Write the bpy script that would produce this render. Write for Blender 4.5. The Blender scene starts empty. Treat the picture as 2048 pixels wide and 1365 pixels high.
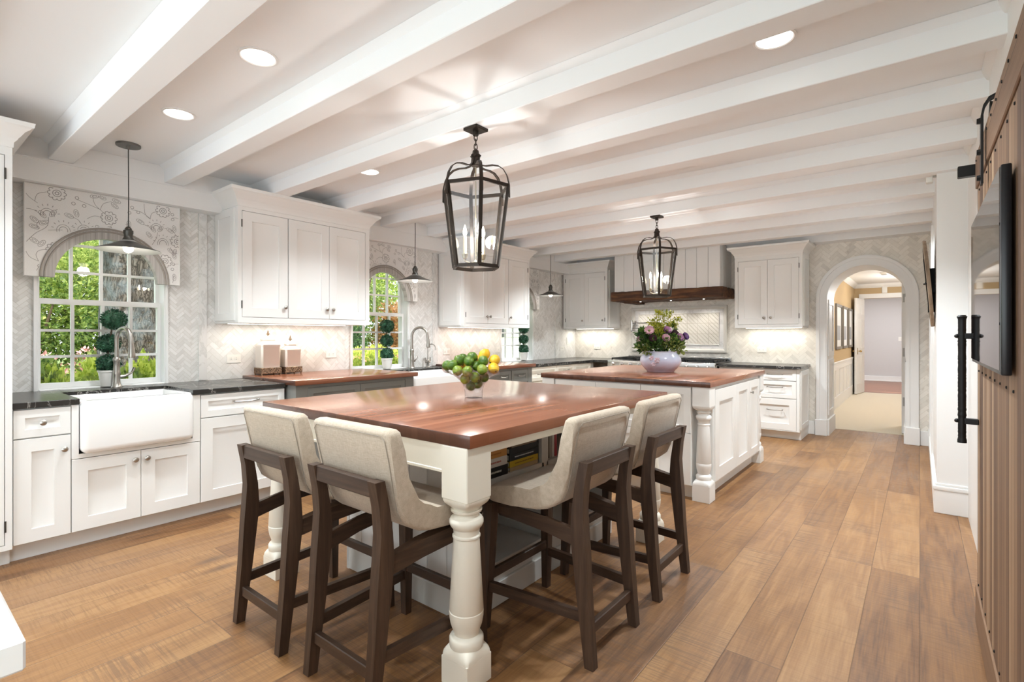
import bpy, bmesh, math, random
from mathutils import Vector, Matrix
random.seed(7)
S = bpy.context.scene
COL = S.collection
PI = math.pi
R = math.radians

# ------------------------------------------------------------------ camera, world, lights, exposure
cam = bpy.data.objects.new('camera', bpy.data.cameras.new('camera'))
COL.objects.link(cam)
cam.location = (0, 0, 1.265)
cam.rotation_euler = (R(90), 0, R(38.54))
cam.data.lens = 18
cam.data.sensor_width = 36
cam.data.shift_y = -11.3 / 2048
cam.data.clip_start = 0.02
S.camera = cam
S.view_settings.view_transform = 'Standard'
S.view_settings.look = 'None'
S.view_settings.gamma = 1
S.view_settings.exposure = 0.50
try:
    S.view_settings.use_curve_mapping = False
    S.cycles.use_denoising = True
    S.cycles.max_bounces = 10
    S.cycles.diffuse_bounces = 5
    S.cycles.glossy_bounces = 4
    S.cycles.transmission_bounces = 8
    S.cycles.transparent_max_bounces = 12
    S.cycles.sample_clamp_indirect = 6
    S.cycles.caustics_reflective = False
    S.cycles.caustics_refractive = False
except Exception:
    pass

world = bpy.data.worlds.new('world')
S.world = world
world.use_nodes = True
wn = world.node_tree
bg = wn.nodes['Background']
bg.inputs[0].default_value = (0.88, 0.94, 1.0, 1)
bg.inputs[1].default_value = 1.6

def light(name, kind, loc, power, color=(1, 1, 1), rot=(0, 0, 0), **kw):
    l = bpy.data.lights.new(name, kind)
    l.energy = power
    l.color = color
    for k, v in kw.items():
        setattr(l, k, v)
    o = bpy.data.objects.new(name, l)
    COL.objects.link(o)
    o.location = loc
    o.rotation_euler = rot
    return o

light('sun', 'SUN', (6, 6, 12), 6.0, (1, 0.95, 0.85), (R(8), R(38), 0), angle=R(1.0))
# added soft fill behind the camera, tilted up to brighten the ceiling
light('fill_behind', 'AREA', (-2.2, -2.3, 0.85), 50, (0.87, 0.97, 1.0), (R(116), 0, 0), shape='RECTANGLE', size=5.0, size_y=2.2)
WARM = (1.0, 0.86, 0.68)

# ------------------------------------------------------------------ mesh helpers
class MB:
    def __init__(s):
        s.b = bmesh.new()

    def box(s, x0, x1, y0, y1, z0, z1, bev=0.0, seg=2):
        m = Matrix.Translation(((x0 + x1) / 2, (y0 + y1) / 2, (z0 + z1) / 2)) @ Matrix.Diagonal((abs(x1 - x0), abs(y1 - y0), abs(z1 - z0), 1))
        g = bmesh.ops.create_cube(s.b, size=1, matrix=m)
        if bev > 0:
            es = set(e for v in g['verts'] for e in v.link_edges)
            bmesh.ops.bevel(s.b, geom=list(es), offset=bev, segments=seg, affect='EDGES', profile=0.5)
        return s

    def quad(s, *p):
        s.b.faces.new([s.b.verts.new(q) for q in p])
        return s

    def loft(s, secs, cap=True, closed=True):
        vs = [[s.b.verts.new(p) for p in q] for q in secs]
        n = len(vs[0])
        for a, c in zip(vs, vs[1:]):
            for i in range(n if closed else n - 1):
                j = (i + 1) % n
                s.b.faces.new((a[i], a[j], c[j], c[i]))
        if cap:
            s.b.faces.new(list(reversed(vs[0])))
            s.b.faces.new(vs[-1])
        return s

    def lathe(s, prof, cx=0, cy=0, cz=0, n=32, cap=True, axis='z', wob=None):
        secs = []
        for r, z in prof:
            q = []
            for i in range(n):
                a = 2 * PI * i / n
                k = 1 if wob is None else wob(a, r, z)
                x, y = r * math.cos(a) * k, r * math.sin(a) * k
                if axis == 'z':
                    q.append((cx + x, cy + y, cz + z))
                elif axis == 'y':
                    q.append((cx + x, cy + z, cz - y))
                else:
                    q.append((cx + z, cy + x, cz + y))
            secs.append(q)
        return s.loft(secs, cap)

    def tube(s, pts, r, n=8, cap=True, rs=None):
        pts = [Vector(p) for p in pts]
        up = None
        secs = []
        for i, p in enumerate(pts):
            t = (pts[min(i + 1, len(pts) - 1)] - pts[max(i - 1, 0)]).normalized()
            if up is None:
                up = t.orthogonal().normalized()
            up = (up - t * up.dot(t)).normalized()
            v = t.cross(up)
            rr = rs[i] if rs else r
            secs.append([tuple(p + (up * math.cos(2 * PI * k / n) + v * math.sin(2 * PI * k / n)) * rr) for k in range(n)])
        return s.loft(secs, cap)

    def strip(s, pts, wid, thick, wdir):
        """flat bar along pts; wdir = direction of its width"""
        pts = [Vector(p) for p in pts]
        secs = []
        for i, p in enumerate(pts):
            t = (pts[min(i + 1, len(pts) - 1)] - pts[max(i - 1, 0)]).normalized()
            w = (Vector(wdir) - t * t.dot(Vector(wdir))).normalized() * wid / 2
            nn = t.cross(w).normalized() * thick / 2
            secs.append([tuple(p + w + nn), tuple(p - w + nn), tuple(p - w - nn), tuple(p + w - nn)])
        return s.loft(secs)

    def sphere(s, c, r, u=16, v=10, sc=(1, 1, 1), rot=None):
        m = Matrix.Translation(c) @ (rot or Matrix.Identity(4)) @ Matrix.Diagonal((sc[0], sc[1], sc[2], 1))
        bmesh.ops.create_uvsphere(s.b, u_segments=u, v_segments=v, radius=r, matrix=m)
        return s

    def prism(s, poly, a0, a1, axis='x', bev=0.0, seg=2):
        """polygon in the plane across axis, pulled from a0 to a1.  axis x: (y,z); y: (x,z); z: (x,y)"""
        f = {'x': lambda p, a: (a, p[0], p[1]), 'y': lambda p, a: (p[0], a, p[1]), 'z': lambda p, a: (p[0], p[1], a)}[axis]
        A = [s.b.verts.new(f(p, a0)) for p in poly]
        B = [s.b.verts.new(f(p, a1)) for p in poly]
        n = len(poly)
        rim = []
        fa = s.b.faces.new(A)
        fb = s.b.faces.new(list(reversed(B)))
        for i in range(n):
            j = (i + 1) % n
            s.b.faces.new((A[j], A[i], B[i], B[j]))
        if bev > 0:
            bmesh.ops.bevel(s.b, geom=list(set(fa.edges) | set(fb.edges)), offset=bev, segments=seg, affect='EDGES', profile=0.5)
        return s

    def panel(s, x0, x1, z0, z1, y0=-0.02, y1=0.0, st=0.06, dep=0.014, mould=0.026):
        """cabinet front in the plane y, facing -y: stiles and rails round a sunk panel"""
        def ring(e, y):
            return [s.b.verts.new((x0 + e, y, z0 + e)), s.b.verts.new((x1 - e, y, z0 + e)), s.b.verts.new((x1 - e, y, z1 - e)), s.b.verts.new((x0 + e, y, z1 - e))]
        st = min(st, (x1 - x0) * 0.3, (z1 - z0) * 0.3)
        rs = [ring(0, y1), ring(0, y0 + 0.0015), ring(0.0015, y0), ring(st, y0), ring(st + 0.002, y0 + dep * 0.5), ring(st + mould, y0 + dep)]
        for a, c in zip(rs, rs[1:]):
            for i in range(4):
                j = (i + 1) % 4
                s.b.faces.new((a[i], a[j], c[j], c[i]))
        s.b.faces.new(rs[-1])
        s.b.faces.new(list(reversed(rs[0])))
        return s

    def crown(s, x0, x1, yf, yb, prof, left=True, right=True):
        """moulding round three sides of a cabinet top. prof: (outward, z)"""
        rows = []
        for o, z in prof:
            p = []
            if left:
                p.append((x0 - o, yb, z))
            p.append((x0 - (o if left else 0), yf - o, z))
            p.append((x1 + (o if right else 0), yf - o, z))
            if right:
                p.append((x1 + o, yb, z))
            rows.append([s.b.verts.new(q) for q in p])
        for a, c in zip(rows, rows[1:]):
            for i in range(len(a) - 1):
                s.b.faces.new((a[i], a[i + 1], c[i + 1], c[i]))
        top = rows[-1]
        zt = prof[-1][1]
        t = list(top)
        if not left:
            t = [s.b.verts.new((x0, yb, zt))] + t
        if not right:
            t = t + [s.b.verts.new((x1, yb, zt))]
        s.b.faces.new(t)
        return s

    def rot(s, m):
        bmesh.ops.transform(s.b, matrix=m, verts=s.b.verts)
        return s

WM = {}

def link(name, mb, mat, parent=None, world=False, smooth=35):
    me = bpy.data.meshes.new(name)
    bmesh.ops.recalc_face_normals(mb.b, faces=mb.b.faces)
    mb.b.to_mesh(me)
    mb.b.free()
    if world and parent is not None:
        me.transform(WM[parent.name].inverted())
    if smooth:
        me.polygons.foreach_set('use_smooth', [True] * len(me.polygons))
        me.set_sharp_from_angle(angle=R(smooth))
    for m in (mat if isinstance(mat, (list, tuple)) else [mat]):
        me.materials.append(m)
    o = bpy.data.objects.new(name, me)
    COL.objects.link(o)
    if parent is not None:
        o.parent = parent
        WM[o.name] = WM[parent.name]
    else:
        WM[o.name] = Matrix.Identity(4)
    return o

def tag(o, label, cat, group=None, kind=None):
    o['label'] = label
    o['category'] = cat
    if group:
        o['group'] = group
    if kind:
        o['kind'] = kind
    return o

def thing(name, label, cat, loc=(0, 0, 0), rz=0.0, group=None):
    o = bpy.data.objects.new(name, None)
    o.empty_display_size = 0.1
    COL.objects.link(o)
    o.location = loc
    o.rotation_euler = (0, 0, rz)
    WM[o.name] = Matrix.Translation(loc) @ Matrix.Rotation(rz, 4, 'Z')
    return tag(o, label, cat, group)

def single(name, mb, mat, label, cat, group=None, loc=None, rz=0.0, smooth=35):
    o = link(name, mb, mat, None, smooth=smooth)
    if loc is not None:
        o.location = loc
        o.rotation_euler = (0, 0, rz)
    return tag(o, label, cat, group)

def struct(name, mb, mat, parent=None, smooth=35):
    o = link(name, mb, mat, parent, smooth=smooth)
    if parent is None:
        o['kind'] = 'structure'
    return o

def struct_empty(name, loc):
    o = bpy.data.objects.new(name, None)
    COL.objects.link(o)
    o.location = loc
    WM[o.name] = Matrix.Translation(loc)
    o['kind'] = 'structure'
    return o

def copy_tree(o, parent=None, loc=None, rz=None, label=None):
    c = o.copy()
    COL.objects.link(c)
    if parent is not None:
        c.parent = parent
    if loc is not None:
        c.location = loc
    if rz is not None:
        c.rotation_euler = (0, 0, rz)
    if label:
        c['label'] = label
    for k in list(o.children):
        copy_tree(k, c)
    return c

# ------------------------------------------------------------------ node helpers
class V:
    """a float socket with arithmetic"""
    def __init__(s, nt, sock):
        s.nt, s.k = nt, sock

    def op(s, o, b=None, c=None):
        n = s.nt.nodes.new('ShaderNodeMath')
        n.operation = o
        for i, x in enumerate((s, b, c)):
            if x is None:
                continue
            if isinstance(x, V):
                s.nt.links.new(x.k, n.inputs[i])
            else:
                n.inputs[i].default_value = x
        return V(s.nt, n.outputs[0])

    def __add__(s, b): return s.op('ADD', b)
    def __sub__(s, b): return s.op('SUBTRACT', b)
    def __mul__(s, b): return s.op('MULTIPLY', b)
    def __truediv__(s, b): return s.op('DIVIDE', b)
    def floor(s): return s.op('FLOOR')
    def fract(s): return s.op('FRACT')
    def lt(s, b): return s.op('LESS_THAN', b)
    def gt(s, b): return s.op('GREATER_THAN', b)
    def mn(s, b): return s.op('MINIMUM', b)
    def mx(s, b): return s.op('MAXIMUM', b)
    def ramp(s, a, b):
        n = s.nt.nodes.new('ShaderNodeMapRange')
        s.nt.links.new(s.k, n.inputs[0])
        n.inputs[1].default_value, n.inputs[2].default_value = a, b
        return V(s.nt, n.outputs[0])

class Mat:
    def __init__(s, name, col=(0.8, 0.8, 0.8), rough=0.5, metal=0.0, **kw):
        s.m = bpy.data.materials.new(name)
        s.m.use_nodes = True
        s.nt = s.m.node_tree
        s.p = s.nt.nodes['Principled BSDF']
        s.p.inputs['Base Color'].default_value = (*col, 1)
        s.p.inputs['Roughness'].default_value = rough
        s.p.inputs['Metallic'].default_value = metal
        for k, v in kw.items():
            s.p.inputs[k.replace('_', ' ')].default_value = v

    def pos(s, obj=False):
        if obj:
            n = s.nt.nodes.new('ShaderNodeTexCoord')
            k = n.outputs['Object']
        else:
            n = s.nt.nodes.new('ShaderNodeNewGeometry')
            k = n.outputs['Position']
        sp = s.nt.nodes.new('ShaderNodeSeparateXYZ')
        s.nt.links.new(k, sp.inputs[0])
        return [V(s.nt, sp.outputs[i]) for i in range(3)]

    def vec(s, x, y, z=0.0):
        n = s.nt.nodes.new('ShaderNodeCombineXYZ')
        for i, q in enumerate((x, y, z)):
            if isinstance(q, V):
                s.nt.links.new(q.k, n.inputs[i])
            else:
                n.inputs[i].default_value = q
        return n.outputs[0]

    def noise(s, vec, scale=1.0, detail=3.0, rough=0.5, dist=0.0):
        n = s.nt.nodes.new('ShaderNodeTexNoise')
        s.nt.links.new(vec, n.inputs['Vector'])
        n.inputs['Scale'].default_value = scale
        n.inputs['Detail'].default_value = detail
        n.inputs['Roughness'].default_value = rough
        n.inputs['Distortion'].default_value = dist
        return V(s.nt, n.outputs[0])

    def white(s, vec):
        n = s.nt.nodes.new('ShaderNodeTexWhiteNoise')
        n.noise_dimensions = '3D'
        s.nt.links.new(vec, n.inputs['Vector'])
        return V(s.nt, n.outputs['Value'])

    def voronoi(s, vec, scale, feature='F1'):
        n = s.nt.nodes.new('ShaderNodeTexVoronoi')
        n.feature = feature
        s.nt.links.new(vec, n.inputs['Vector'])
        n.inputs['Scale'].default_value = scale
        return V(s.nt, n.outputs['Distance'])

    def cramp(s, v, stops):
        n = s.nt.nodes.new('ShaderNodeValToRGB')
        s.nt.links.new(v.k, n.inputs[0])
        e = n.color_ramp.elements
        while len(e) < len(stops):
            e.new(0.5)
        for q, (p, c) in zip(e, stops):
            q.position = p
            q.color = (*c, 1)
        return n.outputs[0]

    def mix(s, fac, a, b, mode='MIX'):
        n = s.nt.nodes.new('ShaderNodeMix')
        n.data_type = 'RGBA'
        n.blend_type = mode
        ins = [n.inputs['Factor'] if 'Factor' in n.inputs else n.inputs[0], n.inputs[6], n.inputs[7]]
        for k, q in zip(ins, (fac, a, b)):
            if isinstance(q, V):
                s.nt.links.new(q.k, k)
            elif isinstance(q, tuple):
                k.default_value = (*q, 1)
            elif isinstance(q, (int, float)):
                k.default_value = q
            else:
                s.nt.links.new(q, k)
        return n.outputs[2]

    def color(s, sock):
        s.nt.links.new(sock, s.p.inputs['Base Color'])
        return s

    def roughness(s, v):
        s.nt.links.new(v.k, s.p.inputs['Roughness'])
        return s

    def bump(s, v, strength=0.3, dist=0.01):
        n = s.nt.nodes.new('ShaderNodeBump')
        n.inputs['Strength'].default_value = strength
        n.inputs['Distance'].default_value = dist
        s.nt.links.new(v.k, n.inputs['Height'])
        s.nt.links.new(n.outputs[0], s.p.inputs['Normal'])
        return s

# ------------------------------------------------------------------ materials
M = {}

def flat(key, col, rough=0.5, metal=0.0, **kw):
    M[key] = Mat(key, col, rough, metal, **kw).m

flat('ceiling paint', (0.86, 0.878, 0.895), 0.7)
flat('white paint', (0.83, 0.832, 0.825), 0.45)
flat('cabinet white', (0.82, 0.818, 0.80), 0.38)
flat('cream paint', (0.80, 0.765, 0.67), 0.4)
flat('grey cabinet', (0.20, 0.20, 0.185), 0.42)
flat('shelf grey', (0.62, 0.62, 0.60), 0.5)
flat('porcelain', (0.88, 0.88, 0.87), 0.08, Coat_Weight=0.5)
flat('nickel', (0.42, 0.40, 0.37), 0.28, 1.0)
flat('chrome', (0.75, 0.75, 0.75), 0.12, 1.0)
flat('steel', (0.62, 0.62, 0.61), 0.26, 1.0)
flat('bronze', (0.035, 0.026, 0.02), 0.42, 0.6)
flat('dark metal', (0.075, 0.07, 0.062), 0.4, 0.7)
flat('shade inside', (0.42, 0.41, 0.39), 0.3, 0.5)
flat('black iron', (0.012, 0.012, 0.012), 0.5, 0.4)
flat('black plastic', (0.006, 0.006, 0.008), 0.3)
flat('screen', (0.004, 0.004, 0.006), 0.03, Specular_IOR_Level=1.0, IOR=2.2)
flat('brass', (0.55, 0.40, 0.18), 0.25, 1.0)
flat('canopy grey', (0.15, 0.148, 0.142), 0.45, 0.2)
flat('cord', (0.05, 0.05, 0.045), 0.6)
flat('candle', (0.80, 0.70, 0.48), 0.6)
flat('cup brass', (0.48, 0.42, 0.30), 0.4, 0.8)
flat('tan wall', (0.50, 0.37, 0.21), 0.8)
flat('lavender wall', (0.60, 0.59, 0.595), 0.8)
flat('plate white', (0.85, 0.84, 0.80), 0.35)
flat('slot', (0.1, 0.1, 0.1), 0.6)
flat('grille', (0.45, 0.45, 0.44), 0.5)
flat('frame grey', (0.20, 0.185, 0.165), 0.5)
flat('print paper', (0.78, 0.80, 0.82), 0.6)
flat('print dark', (0.35, 0.38, 0.42), 0.6)
flat('terrace white', (0.85, 0.85, 0.85), 0.6)
flat('pot', (0.80, 0.79, 0.76), 0.6)
flat('twig', (0.10, 0.07, 0.045), 0.8)
flat('shutter', (0.05, 0.05, 0.055), 0.5)
flat('lamp shade', (0.85, 0.75, 0.55), 0.8)
flat('mahogany', (0.09, 0.025, 0.012), 0.3)
flat('piping', (0.34, 0.31, 0.28), 0.8)
flat('ink', (0.34, 0.325, 0.315), 0.8)
flat('seam', (0.33, 0.29, 0.24), 0.9)

def emit(key, col, st):
    m = Mat(key, (0.8, 0.8, 0.8), 0.5)
    m.p.inputs['Emission Color'].default_value = (*col, 1)
    m.p.inputs['Emission Strength'].default_value = st
    M[key] = m.m
emit('can glow', (1, 0.97, 0.92), 3.5)
emit('flame glow', (1, 0.83, 0.55), 14)
emit('bulb glow', (1, 0.85, 0.62), 5)
emit('strip glow', (1, 0.93, 0.8), 5)
emit('shade glow', (1, 0.85, 0.6), 2.2)

def facing(nt, base, edge):
    n = nt.nodes.new('ShaderNodeLayerWeight')
    n.inputs[0].default_value = 0.5
    return V(nt, n.outputs['Facing']).op('POWER', 3.5) * edge + base

m = Mat('window glass', (1, 1, 1), 0.0, Transmission_Weight=1.0, IOR=1.1)
nt = m.nt
tr = nt.nodes.new('ShaderNodeBsdfTransparent')
gl = nt.nodes.new('ShaderNodeBsdfGlossy')
gl.inputs['Roughness'].default_value = 0.01
fr = facing(nt, 0.05, 0.5)
mx = nt.nodes.new('ShaderNodeMixShader')
nt.links.new(fr.k, mx.inputs[0])
nt.links.new(tr.outputs[0], mx.inputs[1])
nt.links.new(gl.outputs[0], mx.inputs[2])
nt.links.new(mx.outputs[0], nt.nodes['Material Output'].inputs[0])
M['window glass'] = m.m

m = Mat('seeded glass', (1, 1, 1), 0.0)
nt = m.nt
tr = nt.nodes.new('ShaderNodeBsdfTransparent')
tr.inputs[0].default_value = (0.96, 0.97, 0.97, 1)
gl = nt.nodes.new('ShaderNodeBsdfGlossy')
gl.inputs['Roughness'].default_value = 0.04
x, y, z = m.pos()
vv = m.voronoi(m.vec(x, y, z), 70)
bp = nt.nodes.new('ShaderNodeBump')
bp.inputs['Strength'].default_value = 0.5
bp.inputs['Distance'].default_value = 0.004
nt.links.new(vv.lt(0.25).k, bp.inputs['Height'])
nt.links.new(bp.outputs[0], gl.inputs['Normal'])
fr = facing(nt, 0.06, 0.6)
mx = nt.nodes.new('ShaderNodeMixShader')
nt.links.new(fr.k, mx.inputs[0])
nt.links.new(tr.outputs[0], mx.inputs[1])
nt.links.new(gl.outputs[0], mx.inputs[2])
nt.links.new(mx.outputs[0], nt.nodes['Material Output'].inputs[0])
M['seeded glass'] = m.m

m = Mat('bowl glass', (1, 1, 1), 0.0)
nt = m.nt
tr = nt.nodes.new('ShaderNodeBsdfTransparent')
tr.inputs[0].default_value = (0.95, 0.98, 1.0, 1)
gl = nt.nodes.new('ShaderNodeBsdfGlossy')
gl.inputs['Roughness'].default_value = 0.02
fr = facing(nt, 0.08, 0.95)
mx = nt.nodes.new('ShaderNodeMixShader')
nt.links.new(fr.k, mx.inputs[0])
nt.links.new(tr.outputs[0], mx.inputs[1])
nt.links.new(gl.outputs[0], mx.inputs[2])
nt.links.new(mx.outputs[0], nt.nodes['Material Output'].inputs[0])
M['bowl glass'] = m.m

# oak floor: planks along y
m = Mat('oak floor', (0.5, 0.3, 0.15), 0.4)
x, y, z = m.pos()
W = 0.205
col = (x / W).floor()
r1 = m.white(m.vec(col, 3.3, 0))
yy = y + r1 * 9.0
L = 1.75
row = (yy / L).floor()
rid = m.white(m.vec(col, row, 1.0))
rid2 = m.white(m.vec(col, row, 7.0))
fx = (x / W).fract()
fy = (yy / L).fract()
ring = m.noise(m.vec(x * 5.0 + rid * 40, y * 0.55 + rid2 * 60, 0), 1.6, 3.0, 0.5, 0.6)
grain = ((ring * 26.0).op('SINE')).ramp(-1, 1)
fine = m.noise(m.vec(x * 110, y * 4.0, rid * 50), 1.0, 4.0, 0.65).ramp(0.22, 0.78)
tone = rid * 0.36 + grain * 0.15 + fine * 0.36 + ring * 0.14
c = m.cramp(tone, [(0.16, (0.085, 0.036, 0.014)), (0.36, (0.195, 0.090, 0.034)), (0.60, (0.29, 0.146, 0.056)), (0.88, (0.40, 0.225, 0.096))])
patch = m.noise(m.vec(x * 2.2, y * 1.5, rid * 9), 1.4, 2.0).ramp(0.46, 0.62)
saw = m.noise(m.vec(x * 6, y * 120, rid2 * 30), 1.0, 3.0, 0.6).ramp(0.44, 0.62)
c = m.mix(patch * saw * 0.5, c, (0.13, 0.075, 0.045))
kn = m.voronoi(m.vec(x * 1.3 + rid * 7, y * 0.55, 0), 1.2)
c = m.mix((kn * -1.0 + 0.085).ramp(0, 0.06) * 0.75, c, (0.08, 0.045, 0.03))
cool = m.noise(m.vec(x * 0.8, y * 0.8, 4), 1.0, 2.0).ramp(0.5, 0.75)
c = m.mix(saw * 0.10, c, m.mix(0.55, c, (0.05, 0.025, 0.012)))
c = m.mix(cool * 0.2, c, (0.30, 0.22, 0.165))
ex = fx.mn(fx * -1.0 + 1.0) * W
ey = fy.mn(fy * -1.0 + 1.0) * L
edge = (ex.mn(ey)).ramp(0.0006, 0.0028)
c = m.mix((edge * -1.0 + 1.0) * 0.75, c, (0.12, 0.065, 0.035))
m.color(c)
m.roughness(fine * 0.2 + saw * 0.08 + 0.30)
m.bump(edge * 0.7 + saw * patch * 0.2 + fine * 0.08, 0.35, 0.004)
M['oak floor'] = m.m

# plain far-room floor, carpet
m = Mat('cherry floor', (0.25, 0.11, 0.06), 0.35)
x, y, z = m.pos()
g = m.noise(m.vec(x * 2, y * 30, 0), 1.0, 3.0)
m.color(m.cramp(g, [(0.3, (0.20, 0.085, 0.05)), (0.7, (0.32, 0.15, 0.09))]))
M['cherry floor'] = m.m
m = Mat('carpet', (0.66, 0.53, 0.33), 0.95)
x, y, z = m.pos()
g = m.noise(m.vec(x, y, 0), 160, 2.0)
m.color(m.cramp(g, [(0.3, (0.68, 0.60, 0.47)), (0.7, (0.80, 0.74, 0.62))]))
m.bump(g, 0.5, 0.01)
M['carpet'] = m.m

# herringbone marble
def herringbone(key, axis, Wt=0.038, n=3, tint=(1, 1, 1)):
    m = Mat(key, (0.75, 0.73, 0.7), 0.28)
    x, y, z = m.pos()
    h = y if axis == 'y' else x
    k2 = 0.70710678
    p = ((h + z) * (k2 / Wt)) + 400.0
    q = ((z - h) * (k2 / Wt)) + 400.0
    i, j = p.floor(), q.floor()
    d = i - j
    k = d - (d / (2.0 * n)).floor() * (2.0 * n)
    hor = k.lt(n - 0.5)
    fp, fq = p.fract(), q.fract()
    # along / across in tile units
    lh = fp + k
    kk = k * -1.0 + (2.0 * n - 1.0)
    lv = fq + kk
    al = lh * hor + lv * (hor * -1.0 + 1.0)
    ac = fq * hor + fp * (hor * -1.0 + 1.0)
    ida = (i - k) * hor + i * (hor * -1.0 + 1.0)
    idb = j * hor + (j - kk) * (hor * -1.0 + 1.0)
    rnd = m.white(m.vec(ida, idb, hor))
    e = (al.mn(al * -1.0 + float(n))).mn(ac.mn(ac * -1.0 + 1.0)) * Wt
    grout = e.ramp(0.0006, 0.0016)
    vein = m.noise(m.vec(h * 9 + rnd * 40, z * 9 + rnd * 17, rnd * 30), 1.0, 4.0, 0.55, 1.4)
    t = rnd * 0.62 + vein * 0.5
    c = m.cramp(t, [(0.18, (0.67, 0.66, 0.64)), (0.42, (0.77, 0.765, 0.745)), (0.7, (0.83, 0.825, 0.81)), (0.95, (0.88, 0.875, 0.865))])
    dk = m.noise(m.vec(h * 5 + rnd * 9, z * 5 + rnd * 23, 2), 1.0, 5.0, 0.6, 2.0)
    c = m.mix(dk.ramp(0.58, 0.72) * 0.5, c, (0.46, 0.43, 0.38))
    c = m.mix(grout * -1.0 + 1.0, c, (0.66, 0.64, 0.60))
    c = m.mix(1.0, c, tint, 'MULTIPLY')
    m.color(c)
    m.bump(grout, 0.25, 0.002)
    M[key] = m.m
herringbone('herringbone marble y', 'y', 0.040)
herringbone('small herringbone', 'y', 0.024)
herringbone('herringbone marble x', 'x', 0.041, 3, (0.99, 0.95, 0.885))  # tint paints the warm light on this wall into the tiles

m = Mat('slab marble', (0.8, 0.79, 0.77), 0.2)
x, y, z = m.pos()
v = m.noise(m.vec(x, y * 2, z), 3.0, 5.0, 0.6, 1.8)
m.color(m.cramp(v, [(0.40, (0.80, 0.79, 0.775)), (0.49, (0.66, 0.65, 0.63)), (0.52, (0.80, 0.79, 0.775))]))
M['slab marble'] = m.m

m = Mat('black marble', (0.02, 0.02, 0.02), 0.27)
x, y, z = m.pos()
v = m.noise(m.vec(x, y, z), 4.0, 6.0, 0.6, 2.2)
v2 = m.noise(m.vec(x, y, z), 1.3, 2.0)
c = m.cramp(v, [(0.472, (0.022, 0.021, 0.02)), (0.497, (0.42, 0.40, 0.37)), (0.512, (0.024, 0.022, 0.02))])
m.color(m.mix(v2.ramp(0.35, 0.6), (0.03, 0.027, 0.024), c))
M['black marble'] = m.m

# butcher block, strips along one world axis
def block(key, along, tones, rough=0.24, sw=0.034):
    m = Mat(key, (0.4, 0.15, 0.08), rough, Coat_Weight=0.1, Coat_Roughness=0.15)
    x, y, z = m.pos()
    a, b = (y, x) if along == 'y' else (x, y)
    col = (b / sw).floor()
    r0 = m.white(m.vec(col, 2.0, 0))
    seg = (a / 1.3 + r0 * 5.0).floor()
    r1 = m.white(m.vec(col, seg, 5.0))
    g = m.noise(m.vec(b * 90, a * 4, z * 90 + r1 * 30), 1.0, 4.0, 0.6)
    t = r1 * 0.36 + g * 0.18 + 0.24
    m.color(m.cramp(t, [(0.2, tones[0]), (0.5, tones[1]), (0.85, tones[2])]))
    n = m.nt.nodes.new('ShaderNodeNewGeometry')         # end grain is darker, with the shade on the end faces painted in
    sp = m.nt.nodes.new('ShaderNodeSeparateXYZ')
    m.nt.links.new(n.outputs['True Normal'], sp.inputs[0])
    nv = V(m.nt, sp.outputs[1 if along == 'y' else 0]).op('ABSOLUTE')
    m.color(m.mix(nv.gt(0.8) * 0.72, m.p.inputs['Base Color'].links[0].from_socket, (0.035, 0.016, 0.012)))
    M[key] = m.m
block('butcher block', 'y', ((0.13, 0.045, 0.022), (0.235, 0.084, 0.042), (0.36, 0.155, 0.086)), 0.21)

def wood(key, c0, c1, c2, axis='z', rough=0.5, fs=55, obj=True, bump=0.15):
    m = Mat(key, c1, rough)
    x, y, z = m.pos(obj)
    a = {'x': (x, y, z), 'y': (y, x, z), 'z': (z, x, y)}[axis]
    g = m.noise(m.vec(a[0] * 3.0, a[1] * fs, a[2] * fs), 1.0, 4.0, 0.6, 0.3)
    big = m.noise(m.vec(a[0] * 1.5, a[1] * 6, a[2] * 6), 1.0, 2.0)
    m.color(m.cramp(g * 0.7 + big * 0.3, [(0.3, c0), (0.5, c1), (0.7, c2)]))
    m.bump(g, bump, 0.003)
    M[key] = m.m
wood('walnut', (0.026, 0.013, 0.008), (0.050, 0.026, 0.015), (0.088, 0.050, 0.030))
wood('walnut rail', (0.026, 0.013, 0.008), (0.050, 0.026, 0.015), (0.088, 0.050, 0.030), 'x')
wood('walnut side', (0.026, 0.013, 0.008), (0.050, 0.026, 0.015), (0.088, 0.050, 0.030), 'y')
wood('rustic beam', (0.012, 0.005, 0.003), (0.075, 0.028, 0.010), (0.25, 0.11, 0.038), 'x', 0.7, 26, True, 0.9)
wood('clock wood', (0.17, 0.12, 0.08), (0.30, 0.22, 0.15), (0.42, 0.32, 0.23), 'z', 0.6, 30)

# barn door boards: vertical planks of mixed tone (planks counted along y)
def barn(key, axis):
    m = Mat(key, (0.3, 0.2, 0.13), 0.6)
    x, y, z = m.pos()
    a, b = (z, y) if axis == 'z' else (y, z)
    w = 0.054 if axis == 'z' else 0.5
    col = (b / w).floor()
    r0 = m.white(m.vec(col, 9.0, 2.0))
    g = m.noise(m.vec(a * 2.2, b * 70, r0 * 40), 1.0, 4.0, 0.6, 0.3)
    big = m.noise(m.vec(a * 1.2, b * 9, r0 * 8), 1.0, 3.0)
    t = r0 * 0.62 + g * 0.3 + big * 0.2
    c = m.cramp(t, [(0.18, (0.075, 0.042, 0.028)), (0.42, (0.19, 0.108, 0.064)), (0.66, (0.31, 0.19, 0.112)), (0.92, (0.44, 0.31, 0.20))])
    f = (b / w).fract()
    e = (f.mn(f * -1.0 + 1.0) * w).ramp(0.0005, 0.002)
    c = m.mix(e * -1.0 + 1.0, c, (0.03, 0.018, 0.012))
    m.color(c)
    m.bump(g * 0.4 + e * 0.6, 0.4, 0.004)
    M[key] = m.m
barn('barn boards', 'z')
barn('barn rail', 'y')

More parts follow.
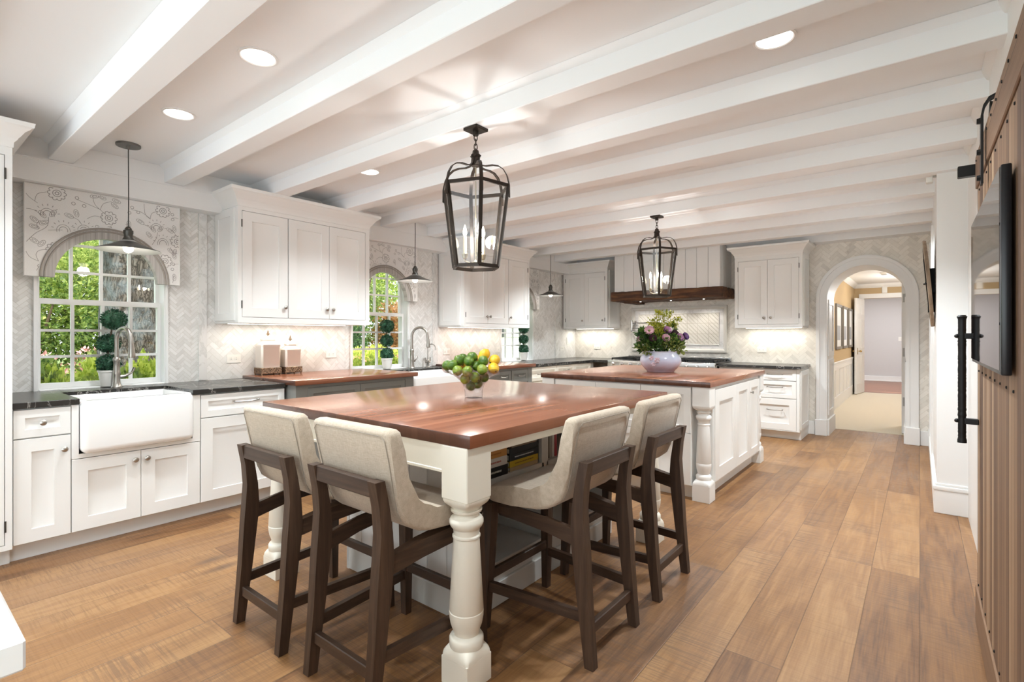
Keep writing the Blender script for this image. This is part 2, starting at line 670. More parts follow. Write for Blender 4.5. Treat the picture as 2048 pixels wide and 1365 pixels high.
# fabrics
m = Mat('linen', (0.55, 0.49, 0.42), 0.95, Sheen_Weight=0.2)
x, y, z = m.pos(True)
wv = m.noise(m.vec(x * 40, y * 420, z * 420), 1.0, 2.0, 0.6)
wu = m.noise(m.vec(x * 420, y * 40, z * 40), 1.0, 2.0, 0.6)
t = wv * 0.5 + wu * 0.5
m.color(m.cramp(t, [(0.3, (0.38, 0.31, 0.235)), (0.5, (0.48, 0.40, 0.31)), (0.7, (0.58, 0.50, 0.405))]))
m.bump(t, 0.3, 0.002)
M['linen'] = m.m
m = Mat('pelmet cloth', (0.72, 0.70, 0.68), 0.9)
x, y, z = m.pos()
g = m.noise(m.vec(x * 300, y * 300, z * 300), 1.0, 2.0)
m.color(m.cramp(g, [(0.3, (0.78, 0.77, 0.755)), (0.7, (0.85, 0.84, 0.825))]))
M['pelmet cloth'] = m.m
m = Mat('striped band', (0.4, 0.38, 0.36), 0.9)
x, y, z = m.pos()
g = m.noise(m.vec(y * 55, 0.0, 0.0), 1.0, 3.0, 0.7)
m.color(m.cramp(g, [(0.35, (0.33, 0.31, 0.295)), (0.5, (0.44, 0.42, 0.40)), (0.65, (0.56, 0.54, 0.52))]))
M['striped band'] = m.m

# relief tiles with diagonal reeds
m = Mat('relief tile', (0.72, 0.66, 0.54), 0.3)
x, y, z = m.pos()
sq = 0.155
ux, uz = (x + 2.84) / sq + 20.0, (z - 1.36) / sq + 20.5
odd = ((ux.floor() + uz.floor()) * 0.5).fract().gt(0.25)
dg = (x + z) * 17.0
dg2 = (x - z) * 26.0
dd = dg * 1.0
rd = dd.fract()
rr = rd.mn(rd * -1.0 + 1.0).ramp(0.03, 0.14)
fx, fz = ux.fract(), uz.fract()
ge = (fx.mn(fx * -1.0 + 1.0)).mn(fz.mn(fz * -1.0 + 1.0)).ramp(0.012, 0.03)
hgt = rr.mn(ge)
m.color(m.mix(hgt * -1.0 + 1.0, (0.74, 0.71, 0.64), (0.56, 0.52, 0.44)))
m.bump(hgt, 0.6, 0.006)
M['relief tile'] = m.m
flat('frame tile', (0.70, 0.675, 0.62), 0.3)

# foliage
def leaf(key, c0, c1, sub=0.0):
    m = Mat(key, c0, 0.55)
    n = m.nt.nodes.new('ShaderNodeTexNoise')
    x, y, z = m.pos()
    g = m.noise(m.vec(x, y, z), 9.0, 2.0)
    f2 = m.white(m.vec((x * 30).floor(), (y * 30).floor(), (z * 30).floor()))
    m.color(m.cramp(g * 0.5 + f2 * 0.5, [(0.25, c0), (0.75, c1)]))
    m.nt.nodes.remove(n)
    if key.startswith('leaf'):
        tl = m.nt.nodes.new('ShaderNodeBsdfTranslucent')
        src = m.p.inputs['Base Color'].links[0].from_socket
        m.nt.links.new(src, tl.inputs[0])
        ms = m.nt.nodes.new('ShaderNodeMixShader')
        ms.inputs[0].default_value = 0.4
        m.nt.links.new(m.p.outputs[0], ms.inputs[1])
        m.nt.links.new(tl.outputs[0], ms.inputs[2])
        m.nt.links.new(ms.outputs[0], m.nt.nodes['Material Output'].inputs[0])
    M[key] = m.m
leaf('leaf bright', (0.17, 0.30, 0.05), (0.74, 0.80, 0.26))  # wide tone range paints leaf highlights and shade into the colour
leaf('leaf mid', (0.08, 0.17, 0.05), (0.45, 0.55, 0.16))
leaf('leaf dark', (0.02, 0.07, 0.025), (0.10, 0.22, 0.06))
leaf('leaf rust', (0.40, 0.20, 0.08), (0.62, 0.36, 0.16))
leaf('leaf lime', (0.30, 0.42, 0.04), (0.86, 0.90, 0.22))
leaf('boxwood', (0.006, 0.045, 0.022), (0.06, 0.20, 0.11))
leaf('petal pink', (0.75, 0.30, 0.34), (0.88, 0.55, 0.55))
leaf('petal orange', (0.75, 0.28, 0.16), (0.85, 0.5, 0.3))
leaf('fern', (0.22, 0.25, 0.01), (0.46, 0.46, 0.045))
leaf('leaf bouquet', (0.018, 0.06, 0.015), (0.10, 0.19, 0.035))
leaf('leaf pale', (0.16, 0.22, 0.05), (0.36, 0.42, 0.12))
leaf('petal mauve', (0.34, 0.15, 0.30), (0.52, 0.30, 0.46))
leaf('petal violet', (0.15, 0.08, 0.26), (0.28, 0.17, 0.40))
leaf('petal plum', (0.030, 0.007, 0.016), (0.10, 0.03, 0.05))
leaf('petal rose', (0.52, 0.26, 0.36), (0.74, 0.50, 0.56))
leaf('grass', (0.10, 0.2, 0.03), (0.25, 0.4, 0.06))

m = Mat('bark', (0.3, 0.28, 0.25), 0.9)
x, y, z = m.pos(True)
n2 = m.noise(m.vec(x, y, z), 5.0, 5.0, 0.65)
v = m.voronoi(m.vec(x * 2.2 + n2 * 0.25, y * 2.2 + n2 * 0.2, z * 0.42 + n2 * 0.12), 20.0, 'DISTANCE_TO_EDGE')
c = m.cramp(v, [(0.04, (0.02, 0.016, 0.012)), (0.14, (0.085, 0.07, 0.058)), (0.5, (0.16, 0.145, 0.13))])
c = m.mix(n2.ramp(0.45, 0.62) * 0.55, c, (0.20, 0.24, 0.27))
m.color(c)
m.bump(v.mn(0.25) * 2.0 + n2 * 0.5, 0.5, 0.02)
M['bark'] = m.m

def fruit(key, c0, c1):
    m = Mat(key, c0, 0.28)
    x, y, z = m.pos(True)
    g = m.noise(m.vec(x, y, z), 22.0, 2.0)
    m.color(m.cramp(g, [(0.35, c0), (0.7, c1)]))
    b = m.voronoi(m.vec(x, y, z), 320)
    m.bump(b, 0.15, 0.001)
    M[key] = m.m
fruit('lime skin', (0.03, 0.095, 0.006), (0.14, 0.22, 0.02))
fruit('lime skin pale', (0.10, 0.19, 0.012), (0.30, 0.33, 0.045))
fruit('lemon skin', (0.66, 0.37, 0.012), (0.80, 0.52, 0.04))

m = Mat('glazed planter', (0.5, 0.5, 0.7), 0.16, Coat_Weight=0.4)
x, y, z = m.pos(True)
g = m.noise(m.vec(x * 1.2, y * 1.2, z * 1.2), 5.0, 3.0, 0.5, 0.8)
m.color(m.cramp(g * 0.55 + z * 2.4, [(0.30, (0.50, 0.37, 0.42)), (0.46, (0.54, 0.52, 0.64)), (0.62, (0.50, 0.54, 0.69)), (0.8, (0.62, 0.66, 0.74))]))
M['glazed planter'] = m.m
flat('planter flower', (0.62, 0.50, 0.56), 0.2)
m = Mat('filigree', (0.18, 0.12, 0.08), 0.45, 0.7)
x, y, z = m.pos(True)
g = m.noise(m.vec(x, y, z), 55, 2.0, 0.5, 3.0)
m.color(m.cramp(g, [(0.45, (0.05, 0.03, 0.02)), (0.55, (0.36, 0.25, 0.16))]))
m.bump(g, 0.8, 0.006)
M['filigree'] = m.m
flat('canister cream', (0.86, 0.81, 0.735), 0.15, Coat_Weight=0.4)
m = Mat('zebra', (0.6, 0.6, 0.6), 0.6)
x, y, z = m.pos()
g = m.noise(m.vec(x * 8, y * 60, z * 20), 1.0, 2.0, 0.5, 2.0)
m.color(m.cramp(g, [(0.48, (0.03, 0.03, 0.03)), (0.52, (0.75, 0.74, 0.72))]))
M['zebra'] = m.m
# ------------------------------------------------------------------ structure
CZ, BZ = 2.545, 2.42                      # ceiling, beam underside
XL, YB = -4.61, 7.53                      # left wall face, back wall face
WINS = [1.065, 3.485, 5.90]
WT = 2.14                                 # window opening top

struct('floor', MB().box(-5.0, 1.2, -2.6, 8.15, -0.1, 0.0), M['oak floor'])
struct('ceiling', MB().box(-5.0, 1.2, -2.6, 7.60, CZ, CZ + 0.1), M['ceiling paint'])

xo = XL - 0.155
# window bays carry a smaller herringbone than the piers between them
bays = MB()
piers = MB()
for k, (ya, yb) in enumerate(((-2.6, 1.70), (1.70, 3.035), (3.035, 4.275), (4.275, 5.50), (5.50, 6.91), (6.91, 7.7))):
    if k % 2:
        piers.box(xo, XL, ya, yb, 0, CZ)
        continue
    c = WINS[k // 2]
    bays.box(xo, XL, ya, c - 0.37, 0, CZ).box(xo, XL, c + 0.37, yb, 0, CZ)
    bays.box(xo, XL, c - 0.37, c + 0.37, 0, 0.87).box(xo, XL, c - 0.37, c + 0.37, WT, CZ)
struct('wall_left', piers, M['herringbone marble y'])
struct('wall_left_bays', bays, M['small herringbone'])

# soffit above the windows, and the marble strips that bound each bay
b = MB().box(XL, -4.46, 0.3, YB, 2.262, CZ - 0.001)
b.box(-4.462, -4.452, 0.3, YB, 2.405, 2.416)
struct('trim_1', b, M['white paint'])
n = 2
for y0, y1 in ((1.675, 1.735), (4.235, 4.318), (6.895, 6.925)):
    struct('trim_%d' % n, MB().box(XL, XL + 0.012, y0, y1, 0.90, 2.262), M['slab marble'])
    n += 1
# ceiling beams
for i in range(-3, 11):
    y0 = 0.727 + 0.66 * i
    y1 = y0 + 0.13 if i < 10 else YB
    b = MB().box(-4.46, 0.35, y0, y1, BZ, CZ - 0.001, 0.003, 1)
    b.prism([(y0 - 0.03, CZ - 0.001), (y0, CZ - 0.001), (y0, CZ - 0.03), (y0 - 0.012, CZ - 0.02)], -4.46, 0.35)
    if i < 10:
        b.prism([(y1 + 0.03, CZ - 0.001), (y1 + 0.012, CZ - 0.02), (y1, CZ - 0.03), (y1, CZ - 0.001)], -4.46, 0.35)
    struct('trim_%d' % n, b, M['ceiling paint'])
    n += 1

# back wall with the arched passage
AX, AR, AS = -0.52, 0.395, 1.725           # arch centre, radius, spring height
def arch_pts(r, z0, k=28):
    p = [(AX - r, z0)]
    p += [(AX - r * math.cos(PI * i / k), AS + r * math.sin(PI * i / k)) for i in range(k + 1)]
    p.append((AX + r, z0))
    return p
def arch_wall(b, x0, x1, ztop, y, y2):
    pts = arch_pts(AR, 0.0)
    for yy in (y, y2):
        for (a, za), (c, zc) in zip(pts, pts[1:]):
            if abs(a - c) < 1e-6:
                continue
            b.quad((a, yy, za), (c, yy, zc), (c, yy, ztop), (a, yy, ztop))
        b.quad((x0, yy, 0), (AX - AR, yy, 0), (AX - AR, yy, ztop), (x0, yy, ztop))
        b.quad((AX + AR, yy, 0), (x1, yy, 0), (x1, yy, ztop), (AX + AR, yy, ztop))
    return b
b = arch_wall(MB(), -5.0, 1.2, CZ, YB, YB + 0.08)
struct('wall_back', b, M['herringbone marble x'], smooth=0)

def arch_band(b, r0, r1, z0, y0, y1):
    a, c = arch_pts(r0, z0), arch_pts(r1, z0)
    return b.loft([[(p[0], y0, p[1]), (q[0], y0, q[1]), (q[0], y1, q[1]), (p[0], y1, p[1])] for p, q in zip(a, c)])
b = MB()
arch_band(b, AR - 0.001, 0.515, 0.2, YB - 0.025, YB)
arch_band(b, 0.475, 0.51, 0.2, YB - 0.045, YB - 0.02)
arch_band(b, AR + 0.012, 0.43, 0.2, YB - 0.034, YB - 0.02)
for sx in (-1, 1):
    xa, xb = AX + sx * (AR - 0.004), AX + sx * 0.522
    b.box(min(xa, xb), max(xa, xb), YB - 0.055, YB, 0, 0.2, 0.004, 1)
struct('trim_%d' % n, b, M['white paint']); n += 1
# lining of the passage with sunk panels
b = MB()
arch_band(b, AR - 0.002, AR + 0.05, 0.0, YB + 0.0, 8.15)
for sx in (-1, 1):
    xi = AX + sx * (AR - 0.002)
    for za, zb in ((0.25, 0.95), (1.0, 1.72)):
        for ya, yb, z0, z1 in ((7.60, 7.66, za, zb), (8.02, 8.08, za, zb), (7.66, 8.02, za, za + 0.06), (7.66, 8.02, zb - 0.06, zb)):
            b.box(min(xi, xi - sx * 0.012), max(xi, xi - sx * 0.012), ya, yb, z0, z1)
    b.box(min(xi, xi - sx * 0.02), max(xi, xi - sx * 0.02), 7.53, 8.15, 0, 0.2)
struct('trim_%d' % n, b, M['white paint']); n += 1
struct('baseboard_back', MB().box(-1.12, AX - 0.522, YB - 0.022, YB, 0, 0.17, 0.004, 1).box(AX + 0.522, 0.094, YB - 0.022, YB, 0, 0.17, 0.004, 1), M['white paint'])

# right-hand walls: the deep pier and, nearer, the wall behind the barn door
struct('wall_pier', MB().box(0.094, 1.2, 4.755, YB, 0, CZ), M['white paint'])
struct('wall_right', MB().box(0.262, 1.2, -2.6, 4.755, 0, CZ), M['white paint'])
b = MB().box(0.078, 0.30, 4.737, YB, 0, 0.165, 0.003, 1)
b.box(0.072, 0.30, 4.730, YB, 0.165, 0.195, 0.006, 2)
b.box(0.084, 0.30, 4.744, YB, 0.195, 0.212, 0.004, 2)
struct('baseboard_right', b, M['white paint'])
b = MB()
for ya, yb, xx in ((5.9, 6.02, 0.078), (7.0, 7.12, 0.078)):
    b.box(xx, 0.12, ya, yb, 0.2, 2.25, 0.003, 1)
struct('trim_%d' % n, b, M['white paint']); n += 1
# cornice along the near part of that wall
b = MB()
b.loft([[(0.262, y, CZ - 0.05), (0.254, y, CZ - 0.045), (0.235, y, CZ - 0.012), (0.232, y, CZ - 0.001), (0.262, y, CZ - 0.001)] for y in (-0.6, 4.755)])
struct('trim_%d' % n, b, M['white paint']); n += 1

# ------------------------------------------------------------------ windows
def window(i, c):
    w = struct_empty('window_%d' % i, (XL, c, 0.9))
    P = lambda nm, bb, mm: struct(nm, bb, M[mm], w)
    b = MB()
    for s in (-1, 1):                      # casing and jambs, local: x into room, y along the wall, z from the sill
        b.box(0.0, 0.018, s * 0.362 if s > 0 else -0.388, 0.388 if s > 0 else -0.362, -0.03, 1.27, 0.003, 1)
        b.box(0.018, 0.026, s * 0.372 if s > 0 else -0.388, 0.388 if s > 0 else -0.372, -0.03, 1.27, 0.002, 1)
        b.box(-0.154, -0.0005, s * 0.362 if s > 0 else -0.3695, 0.3695 if s > 0 else -0.362, -0.029, 1.2395)
    b.box(0.0, 0.0175, -0.384, 0.384, 1.232, 1.32)
    b.box(-0.154, -0.001, -0.363, 0.363, 1.229, 1.239)
    P('casing', b, 'white paint')
    P('sill', MB().box(-0.154, 0.03, -0.361, 0.361, -0.028, 0.0, 0.004, 1), 'white paint')
    for nm, x0, z0, z1, rows in (('lower_sash', -0.095, 0.0, 0.615, 3), ('upper_sash', -0.135, 0.585, 1.235, 3)):
        b = MB()
        x1 = x0 + 0.036
        st = 0.022
        b.box(x0, x1, -0.362, -0.362 + st, z0, z1)
        b.box(x0, x1, 0.362 - st, 0.362, z0, z1)
        b.box(x0 + 0.0007, x1 - 0.0007, -0.362 + st - 0.002, 0.362 - st + 0.002, z0 + 0.0007, z0 + 0.036)
        b.box(x0 + 0.0007, x1 - 0.0007, -0.362 + st - 0.002, 0.362 - st + 0.002, z1 - 0.034, z1 - 0.0007)
        for k in (1, 2, 3):
            yy = -0.342 + 0.684 * k / 4
            b.box(x0 + 0.005, x1 - 0.004, yy - 0.0095, yy + 0.0095, z0 + 0.03, z1 - 0.03)
        for k in range(1, rows):
            zz = z0 + 0.036 + (z1 - z0 - 0.07) * k / rows
            b.box(x0 + 0.006, x1 - 0.005, -0.35, 0.35, zz - 0.009, zz + 0.009)
        s = P(nm, b, 'white paint')
        struct('pane', MB().quad((x0 + 0.016, -0.345, z0 + 0.02), (x0 + 0.016, 0.345, z0 + 0.02), (x0 + 0.016, 0.345, z1 - 0.02), (x0 + 0.016, -0.345, z1 - 0.02)), M['window glass'], s)
    return w
for i, c in enumerate(WINS):
    window(i + 1, c)

# ------------------------------------------------------------------ pelmets with an arched opening and printed vines
def vines(b, x, half, zb, zt, ro):
    """flat printed motifs a hair proud of the cloth: (a, t) in 0..1 across and up"""
    W, H = 2 * half, zt - zb
    def ok(p):
        dy, dz = p[0], p[1] - zb
        return abs(p[0]) < half - 0.006 and zb + 0.006 < p[1] < zt - 0.006 and math.hypot(dy, dz) > ro + 0.012
    def pt(q):
        return (-half + (q[0] - 125) / 850 * W, zt - (q[1] - (470 + 140 * (q[0] - 125) / 850)) / (495 - 87 * (q[0] - 125) / 850) * H)
    def rib(pts, w):
        w *= 0.68
        for p, q in zip(pts, pts[1:]):
            if not (ok(p) and ok(q)):
                continue
            d = Vector((q[0] - p[0], q[1] - p[1]))
            if d.length < 1e-6:
                continue
            nrm = Vector((-d.y, d.x)).normalized() * w / 2
            b.quad((x, p[0] + nrm.x, p[1] + nrm.y), (x, q[0] + nrm.x, q[1] + nrm.y), (x, q[0] - nrm.x, q[1] - nrm.y), (x, p[0] - nrm.x, p[1] - nrm.y))
    def curve(ctrl):
        p = [Vector(pt(c)) for c in ctrl]
        out = []
        for i in range(len(p) - 1):
            p0, p1, p2, p3 = p[max(i - 1, 0)], p[i], p[i + 1], p[min(i + 2, len(p) - 1)]
            for k in range(8):
                t = k / 8
                out.append(0.5 * ((2 * p1) + (p2 - p0) * t + (2 * p0 - 5 * p1 + 4 * p2 - p3) * t * t + (3 * p1 - p0 - 3 * p2 + p3) * t ** 3))
        return out + [p[-1]]
    def circ(c, r, w, k=18, a0=0, a1=2 * PI, sc=(1, 1), ro_=0):
        q = []
        for i in range(k + 1):
            a = a0 + (a1 - a0) * i / k
            u, v = r * sc[0] * math.cos(a), r * sc[1] * math.sin(a)
            q.append((c[0] + u * math.cos(ro_) - v * math.sin(ro_), c[1] + u * math.sin(ro_) + v * math.cos(ro_)))
        rib(q, w)
    def flower(c):
        c = pt(c)
        circ(c, 0.010, 0.007, 12)
        circ(c, 0.022, 0.006)
        for k in range(10):
            a = 2 * PI * k / 10
            circ((c[0] + 0.038 * math.cos(a), c[1] + 0.038 * math.sin(a)), 0.0105, 0.006, 10, a - 1.9, a + 1.9)
    def leafy(c, ang, s=1.0):
        c = pt(c)
        circ(c, 0.026 * s, 0.004, 16, 0, 2 * PI, (1, 0.5), ang)
        circ(c, 0.014 * s, 0.004, 12, 0, 2 * PI, (1, 0.45), ang)
    def tulip(c):
        c = pt(c)
        circ(c, 0.044, 0.004, 18, -0.3, 3.5, (0.8, 0.9))
        circ(c, 0.028, 0.005, 14, -0.3, 3.5, (0.8, 0.9))
        for k in range(7):
            a = 0.2 + k * 0.45
            p = (c[0] + 0.052 * math.cos(a), c[1] + 0.058 * math.sin(a))
            rib([p, (p[0] + 0.012 * math.cos(a), p[1] + 0.012 * math.sin(a))], 0.005)
    for f in ((278, 527), (548, 657), (868, 622), (270, 828), (880, 888), (962, 786)):
        flower(f)
    for t in ((415, 725), (310, 725), (868, 795), (232, 640), (828, 715)):
        tulip(t)
    for lx, ly, a in ((208, 640, 2.2), (258, 634, 1.0), (590, 566, 2.8), (580, 590, 2.4), (375, 632, 1.8), (338, 645, 2.7), (805, 716, 2.2), (852, 716, 1.0), (170, 668, 2.4), (215, 684, 0.6), (170, 706, 2.8), (940, 718, 1.7), (912, 726, 2.5), (660, 690, 1.6), (495, 712, 2.4), (545, 716, 1.0), (170, 780, 2.5), (205, 795, 0.9), (940, 860, 1.8), (918, 835, 2.4), (942, 842, 1.2), (728, 676, 2.6), (782, 748, 2.2), (470, 540, 0.3), (510, 545, 2.6), (940, 975, 1.6)):
        leafy((lx, ly), a)
    for lx, ly in ((378, 550), (360, 580), (415, 592), (680, 600), (664, 628), (716, 626), (928, 642), (930, 668), (935, 905), (928, 932), (195, 915)):
        circ(pt((lx, ly)), 0.010, 0.005, 10)
    for s in (((130, 790), (175, 742), (228, 705), (238, 655)), ((130, 835), (150, 868), (190, 890)), ((190, 890), (178, 855), (195, 832), (240, 826)),
              ((128, 525), (150, 552), (185, 580)), ((172, 570), (185, 532), (228, 520)), ((545, 650), (512, 622), (470, 580), (460, 528)), ((500, 612), (518, 580), (562, 568)),
              ((372, 556), (430, 580), (500, 610)), ((790, 664), (758, 636), (750, 575)), ((788, 660), (800, 632), (840, 622)), ((672, 610), (735, 626), (790, 662)),
              ((352, 650), (385, 668), (402, 692)), ((800, 800), (826, 765), (834, 735)), ((916, 722), (940, 738), (955, 765)), ((130, 610), (165, 616), (200, 640)),
              ((190, 720), (182, 690), (200, 672)), ((235, 724), (280, 722), (305, 722)), ((430, 660), (470, 645), (510, 655)), ((555, 735), (556, 715), (560, 700)),
              ((925, 660), (950, 660), (972, 668)), ((640, 690), (665, 700), (672, 720)), ((915, 815), (930, 840), (960, 850)), ((930, 912), (950, 905), (972, 905)),
              ((745, 690), (770, 700), (800, 715)), ((930, 1005), (935, 985), (940, 960)), ((180, 940), (195, 915), (220, 900))):
        rib(curve(s), 0.004)
    return b

PEL_H = 0.443
def pelmet(c, label):
    zb, zt, ri, ro = 1.655, 2.258, 0.295, 0.365
    t = thing('window_pelmet', label, 'pelmet', (XL + 0.028, c, zb), 0, 'printed pelmets over the three windows')
    x0, x1 = 0.0, 0.055
    k = 32
    arc = [(-ro * math.cos(PI * i / k), ro * math.sin(PI * i / k)) for i in range(k + 1)]
    H = zt - zb
    b = MB()
    b.prism([(-PEL_H, 0.0), (-ro, 0.0)] + arc[1:-1] + [(ro, 0.0), (PEL_H, 0.0), (PEL_H, H), (-PEL_H, H)], x0, x1)
    link('cloth_board', b, M['pelmet cloth'], t)
    b = MB()
    secs = []
    for i in range(k + 1):
        a = PI * i / k
        cy_, s_ = -math.cos(a), math.sin(a)
        secs.append([(x0, ri * cy_, ri * s_), (x1 + 0.004, ri * cy_, ri * s_), (x1 + 0.004, ro * cy_, ro * s_), (x0, ro * cy_, ro * s_)])
    b.loft(secs)
    link('striped_band', b, M['striped band'], t)
    for nm, rr in (('welt', ro + 0.002), ('welt', ro - 0.018)):
        b = MB().tube([(x1 + 0.004, -rr * math.cos(PI * i / k), rr * math.sin(PI * i / k)) for i in range(k + 1)], 0.0065, 6)
        link(nm, b, M['piping'], t)
    link('vine_print', vines(MB(), x1 + 0.0007, PEL_H, 0.0, H, ro), M['ink'], t)
    b = MB().tube([(x1, -PEL_H, 0.0), (x1, -PEL_H, H), (x1, PEL_H, H), (x1, PEL_H, 0.0)], 0.004, 6)
    link('edge_welt', b, M['pelmet cloth'], t)
    return t
pelmet(1.068, 'grey vine print pelmet with arched hem over the window of the nearest sink')
pelmet(3.49, 'grey vine print pelmet over the middle window, partly behind the three-door wall cabinet')
pelmet(5.905, 'grey vine print pelmet over the farthest window by the room corner')

# ------------------------------------------------------------------ cabinets (local frame: x along the run, front at y=0 facing -y)
def knob(parent, x, z, y=-0.02, mat='nickel', r=0.0155):
    b = MB().lathe([(0.006, 0.0), (0.005, -0.012), (r, -0.018), (r * 1.02, -0.023), (r * 0.7, -0.028), (0.002, -0.03)], x, y, z, 14, True, 'y')
    return link('knob', b, M[mat], parent)

def pull(parent, x, z, half=0.06, y=-0.02, mat='nickel'):
    p = [(x - half, y, z), (x - half, y - 0.028, z - 0.002), (x - half * 0.5, y - 0.034, z - 0.005), (x, y - 0.036, z - 0.006), (x + half * 0.5, y - 0.034, z - 0.005), (x + half, y - 0.028, z - 0.002), (x + half, y, z)]
    b = MB().tube(p, 0.0048, 8)
    for sx in (-1, 1):
        b.sphere((x + sx * half, y - 0.028, z), 0.008, 8, 6)
    return link('pull', b, M[mat], parent)

def hinge(parent, x, z, y=-0.021):
    return link('hinge', MB().lathe([(0.0045, -0.03), (0.0045, 0.03)], x, y, z, 8), M['dark metal'], parent)

def cabinet(name, label, loc, rz, w, d, z0, z1, fronts, mat='cabinet white', cat='cabinet', toe=0.0, group=None, crown=None, frame=True, side_panels=(), hinges=True, open_top=False, strip=False, toe_mat=None):
    t = thing(name, label, cat, loc, rz, group)
    b = MB()
    if open_top:
        b.box(0, w, 0, d, z0, z1 - 0.36)
        b.box(0, 0.02, 0, d, z1 - 0.36, z1)
        b.box(w - 0.02, w, 0, d, z1 - 0.36, z1)
    else:
        b.box(0, w, 0, d, z0, z1)
    if frame:                               # face frame flush with the inset fronts
        g = 0.0014
        xs = sorted(set([round(f[1], 4) for f in fronts] + [round(f[2], 4) for f in fronts]))
        lo = min(f[3] for f in fronts)
        hi = max(f[4] for f in fronts)
        xa, xb = xs[0], xs[-1]
        b.box(0, xa - g, -0.02, 0, z0, z1)
        b.box(xb + g, w, -0.02, 0, z0, z1)
        b.box(xa - g, xb + g, -0.02, 0, hi + g, z1)
        b.box(xa - g, xb + g, -0.02, 0, z0, lo - g)
    link('carcass', b, M[mat], t)
    if toe > 0:
        link('plinth', MB().box(0.0, w, 0.07, d, 0.0, z0), M[toe_mat or mat], t)
    for side in side_panels:
        b = MB()
        b.panel(0.03, d - 0.03, z0 + 0.02, z1 - 0.02, -0.012, 0.002, 0.06, 0.009, 0.012)
        if side == 'a':                     # the end at x = 0
            b.rot(Matrix.Translation((0, d, 0)) @ Matrix.Rotation(-PI / 2, 4, 'Z'))
        else:
            b.rot(Matrix.Translation((w, 0, 0)) @ Matrix.Rotation(PI / 2, 4, 'Z'))
        link('end_panel', b, M[mat], t)
    for f in fronts:
        kind, xa, xb, za, zb = f[:5]
        hand = f[5] if len(f) > 5 else None
        g = 0.0014
        b = MB().panel(xa + g, xb - g, za + g, zb - g, -0.02, -0.001, 0.075 if zb - za > 0.25 else 0.046)
        o = link('door' if kind == 'door' else 'drawer', b, M[mat], t)
        if hand:
            if hand[0] == 'knob':
                knob(o, hand[1], hand[2])
            elif hand[0] == 'pull':
                pull(o, hand[1], hand[2], hand[3] if len(hand) > 3 else 0.06)
        if kind == 'door' and hinges and len(f) > 6:
            for zz in (za + 0.10, zb - 0.10):
                hinge(o, f[6], zz)
    if crown:
        zc, pr = crown[0], [(0.0, 0.0), (0.004, 0.002), (0.006, 0.03), (0.018, 0.045), (0.022, 0.055), (0.026, 0.058), (0.045, 0.088), (0.062, 0.10), (0.066, 0.106), (0.078, 0.112), (0.082, 0.135)]
        b = MB().crown(0, w, -0.02, d, [(o, zc + z) for o, z in pr], crown[1], crown[2])
        link('crown_moulding', b, M[mat], t)
    if strip:
        link('light_strip', MB().box(0.06, w - 0.06, d * 0.72, d * 0.72 + 0.012, z0 - 0.004, z0 + 0.001), M['strip glow'], t)
    return t

R90 = PI / 2
g1, g2, h1, h2 = 0.772, 1.372, 3.27, 4.13  # the two sinks along the wall
FX = -3.90                                 # carcass front of the left run (doors stand 2 cm proud)
D1 = FX - XL - 0.005
CT = 0.893                                 # stone top
CB = 0.858
# tall cabinet nearest the camera
cabinet('tall_cabinet', 'tall white cabinet with crown moulding beside the nearest sink run', (FX + 0.02, -0.36, 0), R90, 0.845, D1 + 0.02, 0.10, 2.30,
        [('door', 0.03, 0.42, 0.13, 2.24, ('knob', 0.39, 1.1), 0.028), ('door', 0.42, 0.815, 0.13, 2.24, ('knob', 0.45, 1.1), 0.817)], toe=0.1, crown=(2.285, True, True))
cabinet('base_cabinet', 'narrow white base cabinet, one drawer over one door, next to the tall cabinet', (FX, 0.486, 0), R90, 0.249, D1, 0.105, CB,
        [('drawer', 0.004, 0.249, 0.692, 0.852, ('knob', 0.125, 0.772)), ('door', 0.004, 0.249, 0.108, 0.688, ('knob', 0.218, 0.607))], toe=0.1, frame=False)
cabinet('sink_cabinet', 'white two-door cabinet under the nearest apron sink', (FX, 0.735, 0), R90, 0.688, D1, 0.105, CB,
        [('door', 0.002, 0.344, 0.108, 0.535, ('knob', 0.312, 0.48)), ('door', 0.344, 0.686, 0.108, 0.535, ('knob', 0.375, 0.48))], toe=0.1, frame=False, open_top=True)
cabinet('base_cabinet', 'white base cabinet with a long drawer pull, behind the stool nearest the sink', (FX, 1.423, 0), R90, 0.60, D1, 0.105, CB,
        [('drawer', 0.002, 0.598, 0.692, 0.852, ('pull', 0.30, 0.79, 0.085)), ('door', 0.002, 0.598, 0.108, 0.688, ('knob', 0.565, 0.645))], toe=0.1, frame=False)
GX = -3.775
GD = GX - XL - 0.005
WZ, WB = 0.916, 0.878                      # wooden worktops
cabinet('base_cabinet', 'grey drawer cabinet under the wooden worktop with the canisters', (GX, 2.045, 0), R90, 1.17, GD, 0.105, WB,
        [('drawer', 0.10, 0.58, 0.665, 0.852, ('pull', 0.34, 0.76, 0.075)), ('drawer', 0.58, 1.07, 0.665, 0.852, ('pull', 0.825, 0.76, 0.075)),
         ('door', 0.10, 0.58, 0.13, 0.66, ('knob', 0.54, 0.6)), ('door', 0.58, 1.07, 0.13, 0.66, ('knob', 0.62, 0.6))], mat='grey cabinet', toe=0.1)
cabinet('sink_cabinet', 'white cabinet under the second apron sink beyond the grey drawers', (FX, 3.235, 0), R90, 1.045, D1, 0.105, CB,
        [('door', 0.02, 0.52, 0.108, 0.535, ('knob', 0.49, 0.48)), ('door', 0.52, 1.025, 0.108, 0.535, ('knob', 0.55, 0.48))], toe=0.1, frame=False, open_top=True)
